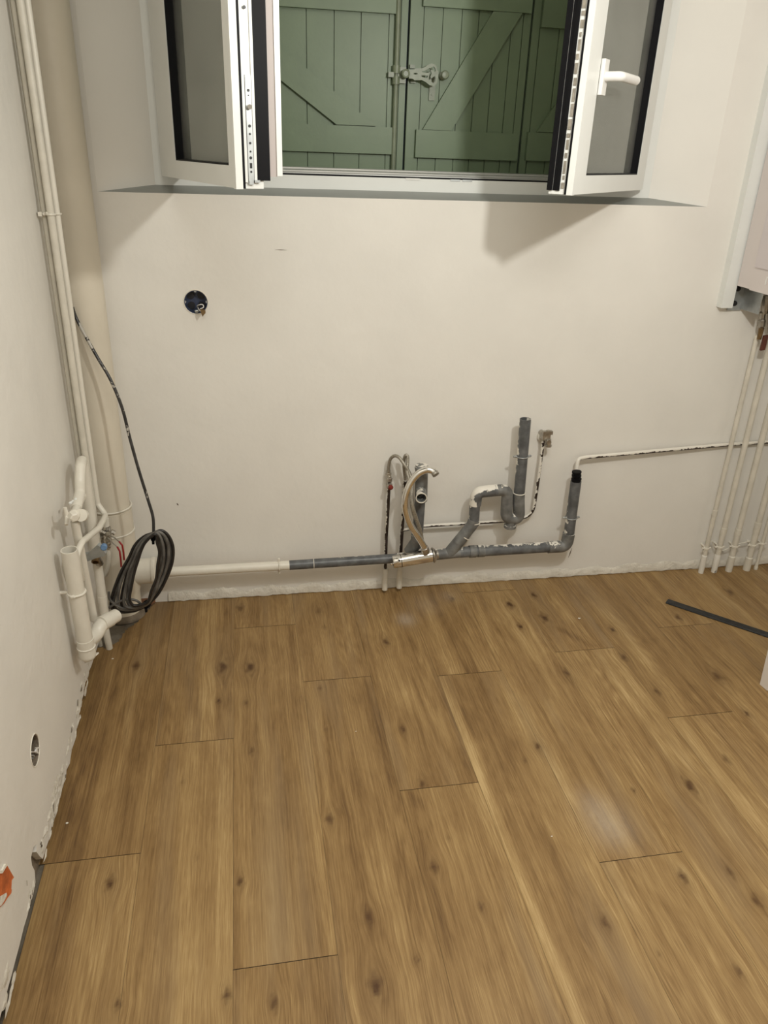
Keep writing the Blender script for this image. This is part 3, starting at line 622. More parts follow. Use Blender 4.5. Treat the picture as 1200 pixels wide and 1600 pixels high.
# exposed brick on the left wall
def ob(x, y, off): p = onleft(x/13.33, 1320+y/13.33); return Vector((XL(p.y)+off, p.y, p.z))
op = [(110, 420), (262, 685), (215, 740), (205, 920), (215, 940), (205, 1010), (125, 1110), (60, 1220), (-60, 1330), (-300, 1380), (-420, 1000), (-300, 700), (-120, 600), (0, 600)]
bp_ = MB().prism([ob(x, y, .0005) for x, y in op], (.0022, 0, 0)).build('brick_patch', M_orange, smooth=False)
tag(bp_, 'orange brick showing through a broken spot low in the left wall', 'wall damage')
MB().prism([ob(x, y, .0026) for x, y in ((30, 1040), (100, 1000), (110, 1060), (60, 1160), (-10, 1270), (-200, 1340), (-100, 1120))], (.0006, 0, 0)).build('plaster_remnant', M_roughpl, bp_, smooth=False)
MB().prism([ob(x, y, .0005) for x, y in ((70, 400), (110, 415), (0, 600), (-120, 610), (-120, 560), (0, 540))], (.004, 0, 0)).build('broken_plaster_edge', M_crumb, bp_, smooth=False)

# ------------------------------------------------------------------ waste pipework on the window wall
def W_(x, y, s=.07): return at(x, y, D-s)
wp = thing('waste_pipe', 'long grey waste pipe with trap and standpipe along the window wall above the floor', 'pipe', W_(620, 873))
s = .072
MB().tube([W_(236, 895, s), W_(456, 883, s)], .0165, 20).build('pipe_run', M_pw, wp, label='cream painted left stretch')
MB().tube([W_(452, 883.2, s), W_(632, 871.5, s)], .0168, 20).build('pipe_run', M_grey2, wp, label='grey stretch behind the chrome tap')
MB().tube([W_(620, 872, s), W_(652, 870, s)], .0185, 20).build('coupling', M_greydirty, wp)
MB().torus(W_(490, 881, s), W_(632, 871.5, s)-W_(452, 883, s), .0172, .0012).build('paint_ring', M_crumb, wp)
MB().tube([W_(648, 870, s), W_(722, 862.5, s)], .0195, 20).tube([W_(640, 871, s), W_(656, 869.5, s)], .022, 20).build('tee_fitting', M_greydirty, wp)
MB().tube([W_(718, 863, s), W_(860, 854.5, s)], .0198, 22).build('pipe_run', M_grey, wp, label='grey right-hand stretch')
cp = MB()
for x in (733, 746): p = W_(x, 862-(x-733)*.06, s); cp.tube([p, p+Vector((.024, 0, .0))], .0222, 22)
cp.build('coupling', M_greydirty, wp)
p1 = [W_(856, 855, s), W_(885, 853.5, s), W_(889, 833, s)]
MB().tube(fillet(p1, .045, 10), .0222, 22).build('elbow', M_greydirty, wp)
MB().tube([W_(900, 752, s), W_(888.2, 840, s)], .0190, 22, hollow=.003).build('riser', M_grey2, wp)
MB().lathe(W_(900.5, 750, s), W_(901, 740, s)-W_(900.5, 750, s), [(-.01, .0155), (0, .016), (.001, .0178), (.006, .0178), (.007, .013), (.013, .013), (.014, .0165), (.020, .0165), (.021, .013), (.026, .012), (.027, .0165), (.033, .0165), (.034, .008)], 20).build('rubber_cap', M_gasket, wp)
cl = MB(); clamp(cl, W_(892.5, 808.5, s), W_(900, 752, s)-W_(888.2, 840, s), .0195); cl.build('pipe_clamp', M_steel, wp)
# wye branch, swan neck, trap and standpipe
s2 = .080
MB().tube([W_(702, 864, s), W_(722, 840, s2)], .0212, 22).build('wye_branch', M_greydirty, wp)
MB().tube(fillet([W_(715, 848, s2), W_(738, 820, s2), W_(740.5, 812, s2)], .04, 8), .0205, 22).build('elbow', M_greydirty, wp)
MB().torus(W_(726.5, 837, s2), W_(722, 840, s2)-W_(702, 864, s), .0210, .0016).build('paint_ring', M_crumb, wp)
MB().tube([W_(740, 820, s2), W_(742.5, 778, s2)], .0185, 22).build('pipe_run', M_grey2, wp, label='short grey stretch below the swan neck')
MB().torus(W_(741, 816, s2), (0, 0, 1), .0195, .0018).build('paint_ring', M_crumb, wp)
MB().tube(fillet([W_(742.3, 789, s2), W_(745, 769, s2), W_(776, 766, s2)], .030, 9), .0208, 22).build('swan_neck', M_swan, wp, label='paint-splashed upper bend')
MB().tube(fillet([W_(772, 766.2, s2), W_(793, 765.5, s2), W_(792, 790, s2), W_(790.5, 810, s2), W_(811, 811, s2), W_(810.5, 780, s2), W_(811, 770, s2)], [.034, .01, .026, .026, .01], 8), .0205, 22).build('trap_bend', M_greydirty, wp)
cc = W_(798, 812, s2); MB().tube([cc, cc+Vector((0, 0, -.022))], .0175, 20).lathe(cc+Vector((0, 0, -.020)), (0, 0, -1), [(0, .0215), (.010, .0215), (.012, .019)], 24).build('cleanout_cap', M_greydirty, wp)
MB().torus(W_(811, 770, s2), (0, 0, 1), .0205, .0016).build('paint_ring', M_crumb, wp)
MB().tube([W_(821, 654.5, s2), W_(811, 775, s2)], .0190, 24, hollow=.0028).build('standpipe', M_grey2, wp)
cl = MB(); clamp(cl, W_(816, 713, s2), W_(821, 655, s2)-W_(811, 775, s2), .0195); cl.build('pipe_clamp', M_steel, wp)
cl = MB(); clamp(cl, W_(436, 884.3, s), W_(456, 883, s)-W_(236, 895, s), .0175, side=Vector((0, 0, 1))); cl.build('pipe_clamp', M_pw, wp)
# upright with tee behind the tap
s3 = .086
MB().tube(fillet([W_(658.5, 748, s3), W_(651.5, 850, s3), W_(640, 864, s)], .03, 6), .0185, 22).build('riser', M_grey2, wp, label='grey upright behind the chrome tap')
MB().tube([W_(659, 730, s3), W_(657.5, 782, s3)], .0215, 24).build('tee_body', M_greydirty, wp)
MB().lathe(W_(659, 731, s3), (0, 0, 1), [(-.004, .0235), (.003, .0235), (.005, .021), (.010, .020), (.011, .006)], 24).build('tee_cap', M_greydirty, wp)
tp = W_(657, 765, s3); e_ = Vector((-.01, -.060, -.004)); MB().tube([tp+e_, tp+e_*.15], .0185, 24, hollow=.003).build('tee_outlet', M_greydirty, wp)
MB().torus(tp+e_, e_, .0175, .002).build('rim', M_pw2, wp)
MB().tube(fillet([W_(640, 862, s), W_(651, 846, s3), W_(652, 836, s3)], .02, 6), .0212, 20).build('elbow', M_greydirty, wp)

# ------------------------------------------------------------------ copper supplies on the window wall
s = .034
sp = thing('supply_pipe', 'dark copper supply pipe with a red-knobbed valve, left of the chrome tap', 'pipe', W_(602, 905))
MB().tube([W_(608, 752, s), W_(606.5, 790, s), W_(603.5, 840, s), W_(602, 893, s)], .0058, 12).build('pipe_run', M_copperv, sp)
v0 = W_(608, 758, .030)
MB().lathe(v0+Vector((0, 0, -.010)), (0, 0, 1), [(0, .007), (.004, .011), (.014, .011), (.016, .008), (.022, .0075), (.024, .0105), (.036, .0105), (.038, .007), (.044, .0065)], 6).cyl(v0+Vector((0, .01, .004)), v0+Vector((0, -.022, .004)), .008, n=14).build('valve_body', M_nickel, sp, smooth=False)
kn = v0+Vector((0, -.022, .004)); MB().lathe(kn, (0, -1, 0), [(0, .007), (.006, .0088), (.009, .0088), (.010, .005)], 12).box((-.004, -.016, -.0012), (.004, -.010, .0012), o=kn).build('valve_knob', M_red, sp)
MB().cyl(W_(602.5, 888, s), W_(601, 921, s), .0105, .0105, n=16).build('pipe_sleeve', M_pw2, sp)
cpx = MB(); clamp(cpx, W_(604, 808, s), (0, 0, 1), .006, .0012, scr=False)
sp2 = thing('supply_pipe', 'dark copper supply pipe behind the chrome tap with a side run to the angle tap', 'pipe', W_(625, 905))
MB().tube([W_(633, 752, s), W_(630, 800, s), W_(627, 850, s), W_(624.5, 893, s)], .0060, 12).build('pipe_run', M_copperv, sp2)
MB().lathe(W_(633, 775, .030), (0, 0, 1), [(0, .007), (.004, .0105), (.014, .0105), (.016, .008), (.030, .0075), (.032, .0105), (.044, .0105), (.046, .007)], 6).build('valve_body', M_nickel, sp2, smooth=False)
MB().tube(fillet([W_(627, 829, s), W_(660, 822, s), W_(716, 818.5, s), W_(795, 814, s), W_(832, 806, s), W_(838, 770, s), W_(846, 712, s), W_(849, 688, s)], [.01, .01, .01, .05, .05, .02], 6), .0058, 12).build('side_run', M_copper, sp2, label='black side run with white paint on its upper side')
MB().cyl(W_(625, 885, s), W_(623.5, 918, s), .0105, n=16).build('pipe_sleeve', M_pw2, sp2)
q = W_(848, 682, .005); MB().lathe(q+Vector((0, .004, 0)), (0, -1, 0), [(0, .020), (.010, .020), (.014, .015), (.016, .010)], 24).build('wall_rosette', M_pw, sp2)
q = W_(852, 680, .034)
MB().cyl(q+Vector((-.004, .03, 0)), q+Vector((-.002, -.004, 0)), .0105, n=16).box((-.014, -.014, -.013), (.014, .012, .010), o=q).box((-.015, -.016, .006), (.020, .0, .018), o=q, ex=(1, 0, .02)).build('tap_body', M_nickel, sp2, bevel=.002, smooth=False)
MB().cyl(q+Vector((.008, -.012, -.010)), q+Vector((.010, -.014, -.034)), .0095, n=16).lathe(q+Vector((.010, -.014, -.030)), (0, 0, -1), [(0, .0115), (.006, .0115), (.008, .009)], 18).cyl(q+Vector((.006, -.010, -.018)), q+Vector((.006, -.026, -.018)), .0085, n=16).build('tap_outlet', M_nickel, sp2)
MB().lathe(q+Vector((.006, -.008, .016)), (0, 0, 1), [(0, .008), (.004, .008), (.005, .004)], 14).build('tap_handle', M_nickel, sp2)

# copper line from the riser cap to the right
cu = MB().tube(fillet([W_(899.5, 748, .048), W_(903, 717, .036), W_(915, 714.5, .032), W_(1010, 706, .026), W_(1138, 694.5, .014), W_(1200, 690.5, .014), W_(1260, 686, .014)], [.015, .012, .02, .02, .02], 6), .0068, 14).build('water_pipe', peel('line_with_peeling_paint', (0.028, 0.018, 0.013), PAINT, .90, 1.2, (-.15, -.1, .95), .34, 75, .35, .3))
tag(cu, 'slim pipe with peeling white paint running from the black rubber cap to the right', 'pipe')

# ------------------------------------------------------------------ chrome mixer tap and its hoses
def T(x, y, s): return at(590+x/6.95, 700+y/6.95, D-s-max(0, min(1, (s-.03)/.05))*.030)
tap = thing('mixer_tap', 'chrome kitchen mixer tap lying across the waste pipe with a curved spout', 'tap', T(400, 1210, .085))
b0, b1 = T(255, 1222, .088), T(588, 1165, .088)
MB().tube([b0, b1], .0232, 32).build('tap_body', M_chrome, tap)
ax_ = (b0-b1).normalized()
MB().lathe(b0+ax_*.0015, ax_, [(0, .0205), (.0006, .0232), (.024, .0225), (.028, .020), (.0285, .004)], 32).build('tap_cap', M_chrome, tap)
MB().torus(b0+ax_*.0005, ax_, .0222, .0011, 32).build('seam_ring', M_gasket, tap)
MB().tube([T(225, 1232, .112), T(150, 1262, .128)], [.0035, .0028], 10).ball(T(150, 1262, .128), .0045, sub=1).build('tap_lever', M_chrome, tap)
MB().cyl(T(236, 1222, .111), T(236, 1222, .1125), .004, n=12).build('lever_socket', M_dark, tap)
MB().lathe(b1, -ax_, [(0, .020), (.003, .027), (.006, .0275), (.010, .024), (.016, .016), (.022, .015), (.023, .004)], 28).build('base_flange', M_nickel, tap)
spt = spline([T(520, 1120, .100), T(500, 1065, .108), T(440, 965, .118), T(365, 850, .125), T(315, 720, .125), T(298, 600, .122), T(315, 480, .118), T(365, 370, .115), T(440, 280, .115), T(530, 238, .118), T(600, 250, .125), T(632, 285, .135)], 8)
MB().tube(spt, .0112, 22, ).build('spout', M_chrome, tap)
MB().lathe(T(508, 1085, .106), T(520, 1120, .100)-T(500, 1065, .108), [(-.004, .012), (-.003, .0135), (.012, .0140), (.022, .0140), (.026, .009)], 22).build('spout_collar', M_nickel, tap)
MB().lathe(T(625, 278, .134), T(636, 292, .137)-T(610, 255, .127), [(-.004, .0118), (.006, .0120), (.007, .008)], 20).build('aerator', M_nickel, tap)
h1_ = MB().tube(spline([T(118, 265, .022), T(122, 190, .024), T(140, 120, .030), T(185, 85, .040), T(235, 105, .050), T(290, 180, .060), T(345, 270, .065), T(375, 380, .075), T(372, 520, .090), T(385, 640, .100), T(420, 760, .098), T(462, 880, .092), T(478, 960, .088), T(500, 1080, .085)], 8), .0056, 12).build('flexible_hose', M_hose)
tag(h1_, 'braided steel hose arching from the red-knobbed valve down behind the spout', 'hose', 'braided hoses of the mixer tap')
h2_ = MB().tube(spline([T(300, 340, .024), T(292, 260, .030), T(285, 160, .040), T(300, 85, .050), T(325, 90, .052), T(326, 160, .056), T(320, 260, .064), T(345, 360, .072), T(362, 480, .086), T(366, 600, .098), T(392, 720, .100), T(438, 830, .094), T(458, 940, .088), T(482, 1085, .084)], 8), .0056, 12).build('flexible_hose', M_hose)
tag(h2_, 'braided steel hose in a tight loop from the second valve, behind the spout', 'hose', 'braided hoses of the mixer tap')
for h_, p, q in ((h1_, T(117, 300, .022), T(118, 250, .022)), (h2_, T(300, 420, .022), T(300, 350, .023))):
    MB().lathe(p, q-p, [(0, .0105), (.010, .0105), (.011, .0075), (.018, .0075)], 6).build('hose_nut', M_nickel, h_, smooth=False)

# ------------------------------------------------------------------ soil stack in the corner
ST_ = Vector((-.441, 2.328, 0)); SRr = .0575
ss = thing('soil_stack', 'wide cream painted vertical soil pipe in the left corner, floor to ceiling', 'pipe', ST_)
MB().tube([ST_+Z_*0.0, ST_+Z_*2.5], SRr, 40).build('pipe_run', M_stack, ss)
MB().lathe(ST_, Z_, [(0, .070), (.008, .069), (.012, .065), (.020, .0585)], 36).build('gap_darkening_ring', M_masonry, ss, label='added dark ring at the foot, standing for the dark gap')  # ring added to darken the gap around the stack foot
def stz(px, py): return at(px, py, ST_.y-.03).z
MB().tube([ST_+Z_*stz(200, 925), ST_+Z_*stz(196, 800)], SRr+.0045, 40).build('socket', M_stack, ss)
for py, r in ((797, .0028), (835, .0028)): MB().torus(ST_+Z_*(stz(200, py)+.004), Z_, SRr+.0045, r, 40, 8).build('collar_ring', M_pw, ss)
c1 = at(212, 893, 2.335); c2 = at(244, 891, 2.335)
MB().tube([Vector((ST_.x, 2.335, c1.z)), Vector((c2.x, 2.335, c1.z))], .043, 32).build('branch_socket', M_pw, ss)
MB().lathe(Vector((c2.x-.012, 2.335, c1.z)), X_, [(0, .0465), (.010, .0465), (.013, .043), (.014, .02)], 32).build('branch_reducer', M_pw, ss)

# ------------------------------------------------------------------ pipes running up the left wall
def vpipe(name, px, py, Xc, r, z0, z1, m, label, lean=None):
    p = ax(px, py, Xc); o = MB().tube([Vector((p.x, p.y, z0)), Vector((p.x, p.y, z1))], r, 16).build(name, m)
    tag(o, label, 'pipe', 'thin painted risers on the left wall'); return o, p
zA = ax(155, 848, -.462).z
oA, pA = vpipe('riser_pipe', 31.5, 0, -.462, .0092, zA, ZC, M_pw2, 'middle of three thin cream risers on the left wall, ends at the brass valves')
pC = ax(22, 0, -.470)
oC, pC = vpipe('riser_pipe', 20.5, 0, -.480, .0062, ax(129, 745, -.474).z, ZC, M_pw2, 'slim riser closest to the camera, leftmost of three on the left wall')
pB = ax(42, 0, -.452)
zb = ax(151, 785, -.452).z
B_ = [Vector((pB.x, pB.y, ZC)), Vector((pB.x, pB.y, zb+.02)), ax(152, 787, -.452), ax(166, 803, -.43)+Vector((0, -.01, 0)), ax(155, 825, -.425), ax(128, 847, -.437), ax(119, 868, -.445), ax(128, 905, -.452)]
oB = MB().tube(fillet(B_, [.02, .02, .022, .05, .03, .02], 7), .0085, 16).build('riser_pipe', M_pw); tag(oB, 'thin cream riser nearest the corner, bending forward across the others at its foot', 'pipe', 'thin painted risers on the left wall')
cz = ax(75, 337, -.46).z
cl = MB(); yA = pA.y
cl.box((-.492, pC.y-.016, cz-.005), (-.483, pB.y+.016, cz+.005))
for p, r in ((Vector((pA.x, pA.y, cz)), .0102), (Vector((pB.x, pB.y, cz)), .0098), (Vector((pC.x, pC.y, cz)), .0088)): cl.torus(p, Z_, r, .0026, 24, 8)
cl.ball((pC.x+.002, pC.y-.012, cz), .005, sub=1); cl.cyl((pC.x, pC.y-.008, cz), (pC.x+.012, pC.y-.020, cz+.004), .003, n=8)
tag(cl.build('pipe_clip', M_pw), 'cream painted clip holding the three thin risers to the left wall', 'bracket')

# gas style hook pipe with a painted valve
ar = thing('valve_pipe', 'cream painted hook-shaped pipe with a painted valve beside the thin risers', 'pipe', ax(130, 800, -.455))
top = ax(126, 733, -.45); lg = ax(131, 745, -.456); lgb = ax(162, 963, -.456)
hk_ = fillet([ax(119, 795, -.452), ax(125, 770, -.452), ax(124.5, 752, -.451), top+Vector((0, .0, .006)), Vector((lg.x, lg.y+.012, top.z+.006)), Vector((lg.x, lg.y+.012, lgb.z+.2))], [.02, .03, .022, .022], 7)
MB().tube(hk_, .0138, 20).build('hook_bend', M_pw, ar)
MB().tube([Vector((lg.x, lg.y+.012, top.z-.03)), Vector((lg.x, lg.y+.012, lgb.z))], .0132, 20).lathe(Vector((lg.x, lg.y+.012, lgb.z+.05)), Z_, [(-.012, .0142), (.012, .0142)], 20).build('pipe_run', M_pw, ar)
MB().tube([ax(127, 777, -.452), ax(116, 802, -.450)], [.0115, .0095], 14).lathe(ax(126, 772, -.452), ax(116, 802, -.45)-ax(126, 772, -.452), [(0, .0125), (.006, .015), (.014, .015), (.016, .011)], 6).build('union_nut', M_pw, ar, smooth=False)
vb = ax(116, 805, -.447); MB().ball(vb, .015, (1, 1, 1.1)).tube([vb, ax(106, 806, -.450)], .0085, 12).build('valve_body', M_pw, ar)
MB().tube([ax(101.5, 793, -.452), ax(105, 806, -.450), ax(103.5, 820, -.450)], [.0042, .006, .0042], 10).build('valve_handle', M_pw, ar)
MB().lathe(ax(116, 808, -.425), Vector((.5, -.8, -.1)), [(-.012, .0125), (.004, .0125), (.006, .009)], 6).build('hex_plug', M_pw, ar, smooth=False)
MB().tube([ax(117, 815, -.450), ax(147, 968, -.452)], .0112, 16).build('drop_pipe', M_pw, ar)
cA, cB = ax(126, 805, -.432), ax(143, 806, -.432)
MB().lathe(cA, cB-cA, [(0, .0165), (.016, .0165), (.017, .0145), (.034, .0145), (.035, .012)], 24).build('coupling', M_pw, ar)
for x, y in ((110, 786), (118, 780.5)): p = ax(x, y, -.455); MB().cyl(p, p+Vector((.004, .014, 0)), .0028, n=8).ball(p, .0048, sub=1).build('clamp_screw', M_pvc, ar)

# brass valves with red levers
bv = thing('stop_valve', 'dull brass stop valves with red lever handles beside the soil stack', 'valve', at(168, 842, 2.2))
vm = MB(); YV = 2.20
def V6(x, y, Y=YV): return at(80+x/10, 780+y/10, Y)
for (x0, y0, x1, y1, r, nn, Y) in ((770, 400, 800, 560, .0085, 6, 2.22), (740, 480, 870, 540, .008, 6, 2.20), (860, 470, 930, 470, .0105, 6, 2.21), (930, 500, 1000, 530, .0075, 6, 2.19), (780, 560, 790, 700, .0105, 10, 2.20), (890, 520, 900, 660, .0095, 6, 2.18), (900, 660, 890, 760, .008, 12, 2.18)):
    a_, b_ = V6(x0, y0, Y), V6(x1, y1, Y); L_ = (b_-a_).length; vm.lathe(a_, b_-a_, [(0, r*.8), (L_*.15, r), (L_*.4, r), (L_*.45, r*.75), (L_*.6, r*.75), (L_*.65, r), (L_*.95, r), (L_, r*.7)], nn)
vm.build('valve_body', M_nickel, bv, smooth=False)
for pts in ([(900, 560), (990, 600), (1060, 660), (1110, 720), (1130, 830), (1140, 950)], [(880, 600), (960, 680), (1030, 740), (1070, 810), (1085, 930), (1095, 1055)]):
    P_ = [V6(x, y, 2.17-.004*i) for i, (x, y) in enumerate(pts)]
    sk_ = MB().tube(fillet(P_[:4], .006, 4), .0022, 8).build('lever_shank', M_nickel, bv)
    MB().tube(fillet(P_[2:], .006, 4), .0028, 8).build('lever_grip', M_redlev, sk_)
MB().tube(spline([V6(880, 760, 2.19), V6(900, 880, 2.19), V6(885, 1060, 2.2), V6(840, 1180, 2.21)], 7), .0085, 14).build('tail_pipe', M_pw2, bv)
MB().tube([V6(840, 300, 2.21), V6(850, 420, 2.21)], .011, 16).build('painted_union', M_pw, bv)

hb_ = thing('hose_tap', 'grey metal hose tap with wedge lever and blue cap, left of the coil', 'tap', V6(650, 900, 2.03))
wd = [(490, 900), (500, 870), (565, 860), (650, 790), (720, 718), (770, 750), (850, 850), (830, 892), (690, 925), (590, 965), (490, 992)]
MB().prism([V6(x, y, 2.0) for x, y in wd], (.004, .012, .002)).build('lever', M_steel, hb_, smooth=False, bevel=.0012)
q = V6(815, 765, 2.0); MB().lathe(q+Vector((0, .012, 0)), (0.1, -1, .1), [(0, .009), (.012, .009), (.014, .007)], 18).build('tap_cap', M_blue, hb_)
q = V6(685, 985, 2.03); MB().lathe(q+Vector((0, .03, .012)), Vector((.0, -1, -.5)), [(0, .011), (.030, .011), (.031, .008), (.022, .0075)], 20).build('tap_spout', M_brass, hb_)
MB().tube([V6(700, 900, 2.06), V6(760, 1000, 2.08)], .012, 16).build('tap_body', M_nickel, hb_)

# white open waste with its branch
XS = -.452
ow = thing('open_waste_pipe', 'white waste pipe standing open at the top against the left wall, with a side branch', 'pipe', ax(140, 1030, XS))
t0, t1 = ax(108, 859, XS), ax(137, 1024, XS)
MB().tube([t0, t1], .0205, 28, hollow=.0028).build('standpipe', M_pw, ow)
dn = (t1-t0).normalized()
cl = MB(); cc = ax(119.5, 925, XS); cl.torus(cc, dn, .0215, .0030, 28, 8); cl.ball(cc+Vector((-.005, -.023, 0)), .007, (1.3, .8, .7), 1).cyl(cc+Vector((-.01, .0, 0)), cc+Vector((-.04, .002, 0)), .005, n=10); cl.build('pipe_clamp', M_pw, ow)
MB().tube([t1-dn*.055, t1-dn*.004], .0222, 28).torus(t1-dn*.030, dn, .0222, .0022, 28, 8).ball(t1-dn*.004, .0222, (1, 1, .9), 3).build('boot', M_pw, ow)
q = ax(142, 1026, XS+.004); MB().lathe(q, Vector((.55, -.3, -.8)), [(-.010, .014), (0, .017), (.002, .022), (.005, .022), (.006, .015)], 24).build('cleanout_cap', M_pw, ow)
a0 = t1-dn*.060; e1 = ax(158, 975, -.425); e2 = ax(181, 962, -.395)
MB().tube(fillet([a0-dn*-.02, ax(150, 992, -.437), e1, e2], .04, 7), .0195, 24).build('side_branch', M_pw, ow)
d_ = (e2-e1).normalized(); MB().lathe(e1, d_, [(-.002, .0215), (.040, .0215), (.041, .017)], 24).build('branch_collar', M_pw, ow)

# stubs coming out of the uncovered floor corner
for (px, py, X0, r, h, m_, lb_) in ((171, 1013, None, .0105, .075, M_pw2, 'short grey stub pipe rising from the bare floor patch, taller of two'), (157, 1008, None, .0070, .04, M_pw2, 'thinner short stub pipe on the bare floor patch beside the white waste')):
    p = az(px, py); o = MB().tube([p+Z_*h+Vector((-.004, .004, 0)), p-Z_*.003], r, 14).build('stub_pipe', m_); tag(o, lb_, 'pipe')
p = az(226, 943); o = MB()
rnd = random.Random(2)
o.prism([az(214, 958), az(226, 953), az(243, 941), az(240, 928), az(222, 930)], (0, 0, .018)); tag(o.build('brick_fragment', M_brick, smooth=False), 'brown brick fragment on the floor under the branch of the soil stack', 'rubble')
o = MB().prism([az(196, 965), az(214, 958), az(222, 948), az(205, 950)], (0, 0, .014)); tag(o.build('mortar_fragment', M_roughpl, smooth=False), 'pale mortar lump on the bare floor patch at the foot of the soil stack', 'rubble')

# ------------------------------------------------------------------ black cable and coil
YC = 2.13
cb = thing('cable', 'black electric cable hanging from behind the risers into a tied coil by the left corner', 'cable', at(225, 890, YC))
def c_(x, y, Y): return at(x, y, Y)
dp = [c_(113, 480, 2.262), c_(119, 497, 2.262), c_(132, 522, 2.25), c_(152, 558, 2.235), c_(173, 594, 2.22), c_(191, 638, 2.205), c_(203, 685, 2.195), c_(217, 735, 2.18), c_(231, 780, 2.165), c_(239, 808, 2.15), c_(240, 832, 2.135)]
MB().tube(spline(dp, 8), .0046, 12).build('hanging_length', M_cable, cb)
out_ = [(240, 833), (226, 838), (212, 852), (200, 872), (188, 895), (178, 922), (174, 944), (181, 955), (196, 957), (214, 953), (231, 944), (247, 928), (260, 906), (269, 880), (271, 856), (264, 838), (252, 829)]
cx0, cy0 = 228, 893
rnd = random.Random(8)
for k in range(7):
    sx, sy = 1-.085*k*.9, 1-.012*k; jt = [(rnd.uniform(-2, 2), rnd.uniform(-1.5, 1.5)) for _ in out_]
    P_ = []
    for i, (x, y) in enumerate(out_):
        # loops meet at the two ties and spread between them
        tie = max(math.exp(-((x-241)**2+(y-834)**2)/160.), math.exp(-((x-226)**2+(y-946)**2)/160.))
        f = 1-tie
        # keep the spread on each side bundled
        xx = x+(cx0-x)*(.088*k)*f+jt[i][0]*f*.6; yy = y+(cy0-y)*.03*k*(f*.8+.2)+jt[i][1]*f*.6
        P_.append(c_(xx, yy, YC-.018+.0065*k*(1 if k % 2 else -.8)+.002*math.sin(i+k)))
    MB().tube(spline(P_, 6, closed=True), .0046, 10, closed=True).build('coil_loop', M_cableg if k in (1, 2, 4, 5) else M_black, cb)
MB().tube(spline([c_(x, y, YC-.03) for x, y in ((168, 952), (180, 943), (196, 937), (212, 938), (221, 946), (212, 952), (196, 952), (182, 946), (172, 937), (170, 925))], 7), .0038, 10).build('coil_tail', M_cableg, cb)
for (x, y, dx, dy) in ((240, 838, 1, .5), (229, 944, .3, 1)):
    p = c_(x, y, YC-.012); a_ = Vector((dx*.9, .15, -dy*.6)).normalized(); o = MB(); o.lathe(p-a_*.006, a_, [(0, .012), (.001, .0145), (.011, .0145), (.012, .012)], 14); o.box((-.004, -.022, -.016), (.003, -.012, -.004), o=p); o.build('cable_tie', M_gasket, cb)

# ------------------------------------------------------------------ boiler and its pipes on the right
bo = thing('boiler', 'white wall-hung boiler at the right edge above the five painted risers', 'boiler', (1.83, 2.2, 1.09))
MB().box((1.571, D-.030, 1.019), (1.612, D, 1.99)).build('mounting_rail', M_pvc, bo, bevel=.003)
MB().box((1.607, 2.03, 1.093), (2.03, 2.352, 1.98)).build('casing', M_boiler, bo, bevel=.002)
cz1 = ax(1180, 419, 1.604).z; yc_ = ax(1174, 440, 1.604).y
MB().box((1.603, 1.95, cz1+.003), (2.034, yc_, 1.98)).build('front_cover', M_boiler2, bo, bevel=.003)
MB().box((1.603, 1.95, 1.091), (2.034, yc_, cz1-.003)).build('lower_cover', M_boiler, bo, bevel=.003)
g_ = ax(1199.3, 434, 1.602); MB().box((-.0008, -.004, -.002), (.0004, .004, .003), o=g_).box((-.0008, .002, -.022), (.0004, .0055, -.002), o=g_).build('printed_mark', M_white, bo)
br = MB(); br.box((1.612, D-.0045, 1.006), (1.662, D-.001, 1.092)).box((1.659, 2.285, 1.012), (1.662, D-.001, 1.092)); br.build('bracket', M_steel, bo, smooth=False)
for x, y in ((1153, 451), (1147.5, 474)): p = at(x, y, D-.005); MB().lathe(Vector((p.x, D-.003, p.z)), (0, -1, 0), [(0, .009), (.004, .009), (.008, .007), (.009, .003)], 14).build('bolt', M_dark, bo)
ft = MB()
for (x, y0, y1, r, Y) in ((1197, 462, 490, .012, 2.33), (1192, 486, 500, .010, 2.335), (1191, 498, 512, .012, 2.335), (1206, 465, 520, .012, 2.32)): a_, b_ = at(x, y0, Y), at(x-2, y1, Y); L_ = (b_-a_).length; ft.lathe(a_, b_-a_, [(0, r*.7), (L_*.2, r), (L_*.8, r), (L_, r*.7)], 8)
ft.build('union_fitting', M_nickel, bo, smooth=False)
MB().tube([at(1190, 512, 2.335), at(1186, 530, 2.335)], [.009, .0075], 10).build('isolating_valve', M_brass, bo)
MB().box((-.010, -.004, -.028), (.006, .004, .022), o=at(1195, 534, 2.325), ex=(1, 0, .15)).build('valve_lever', M_rust, bo, bevel=.002)

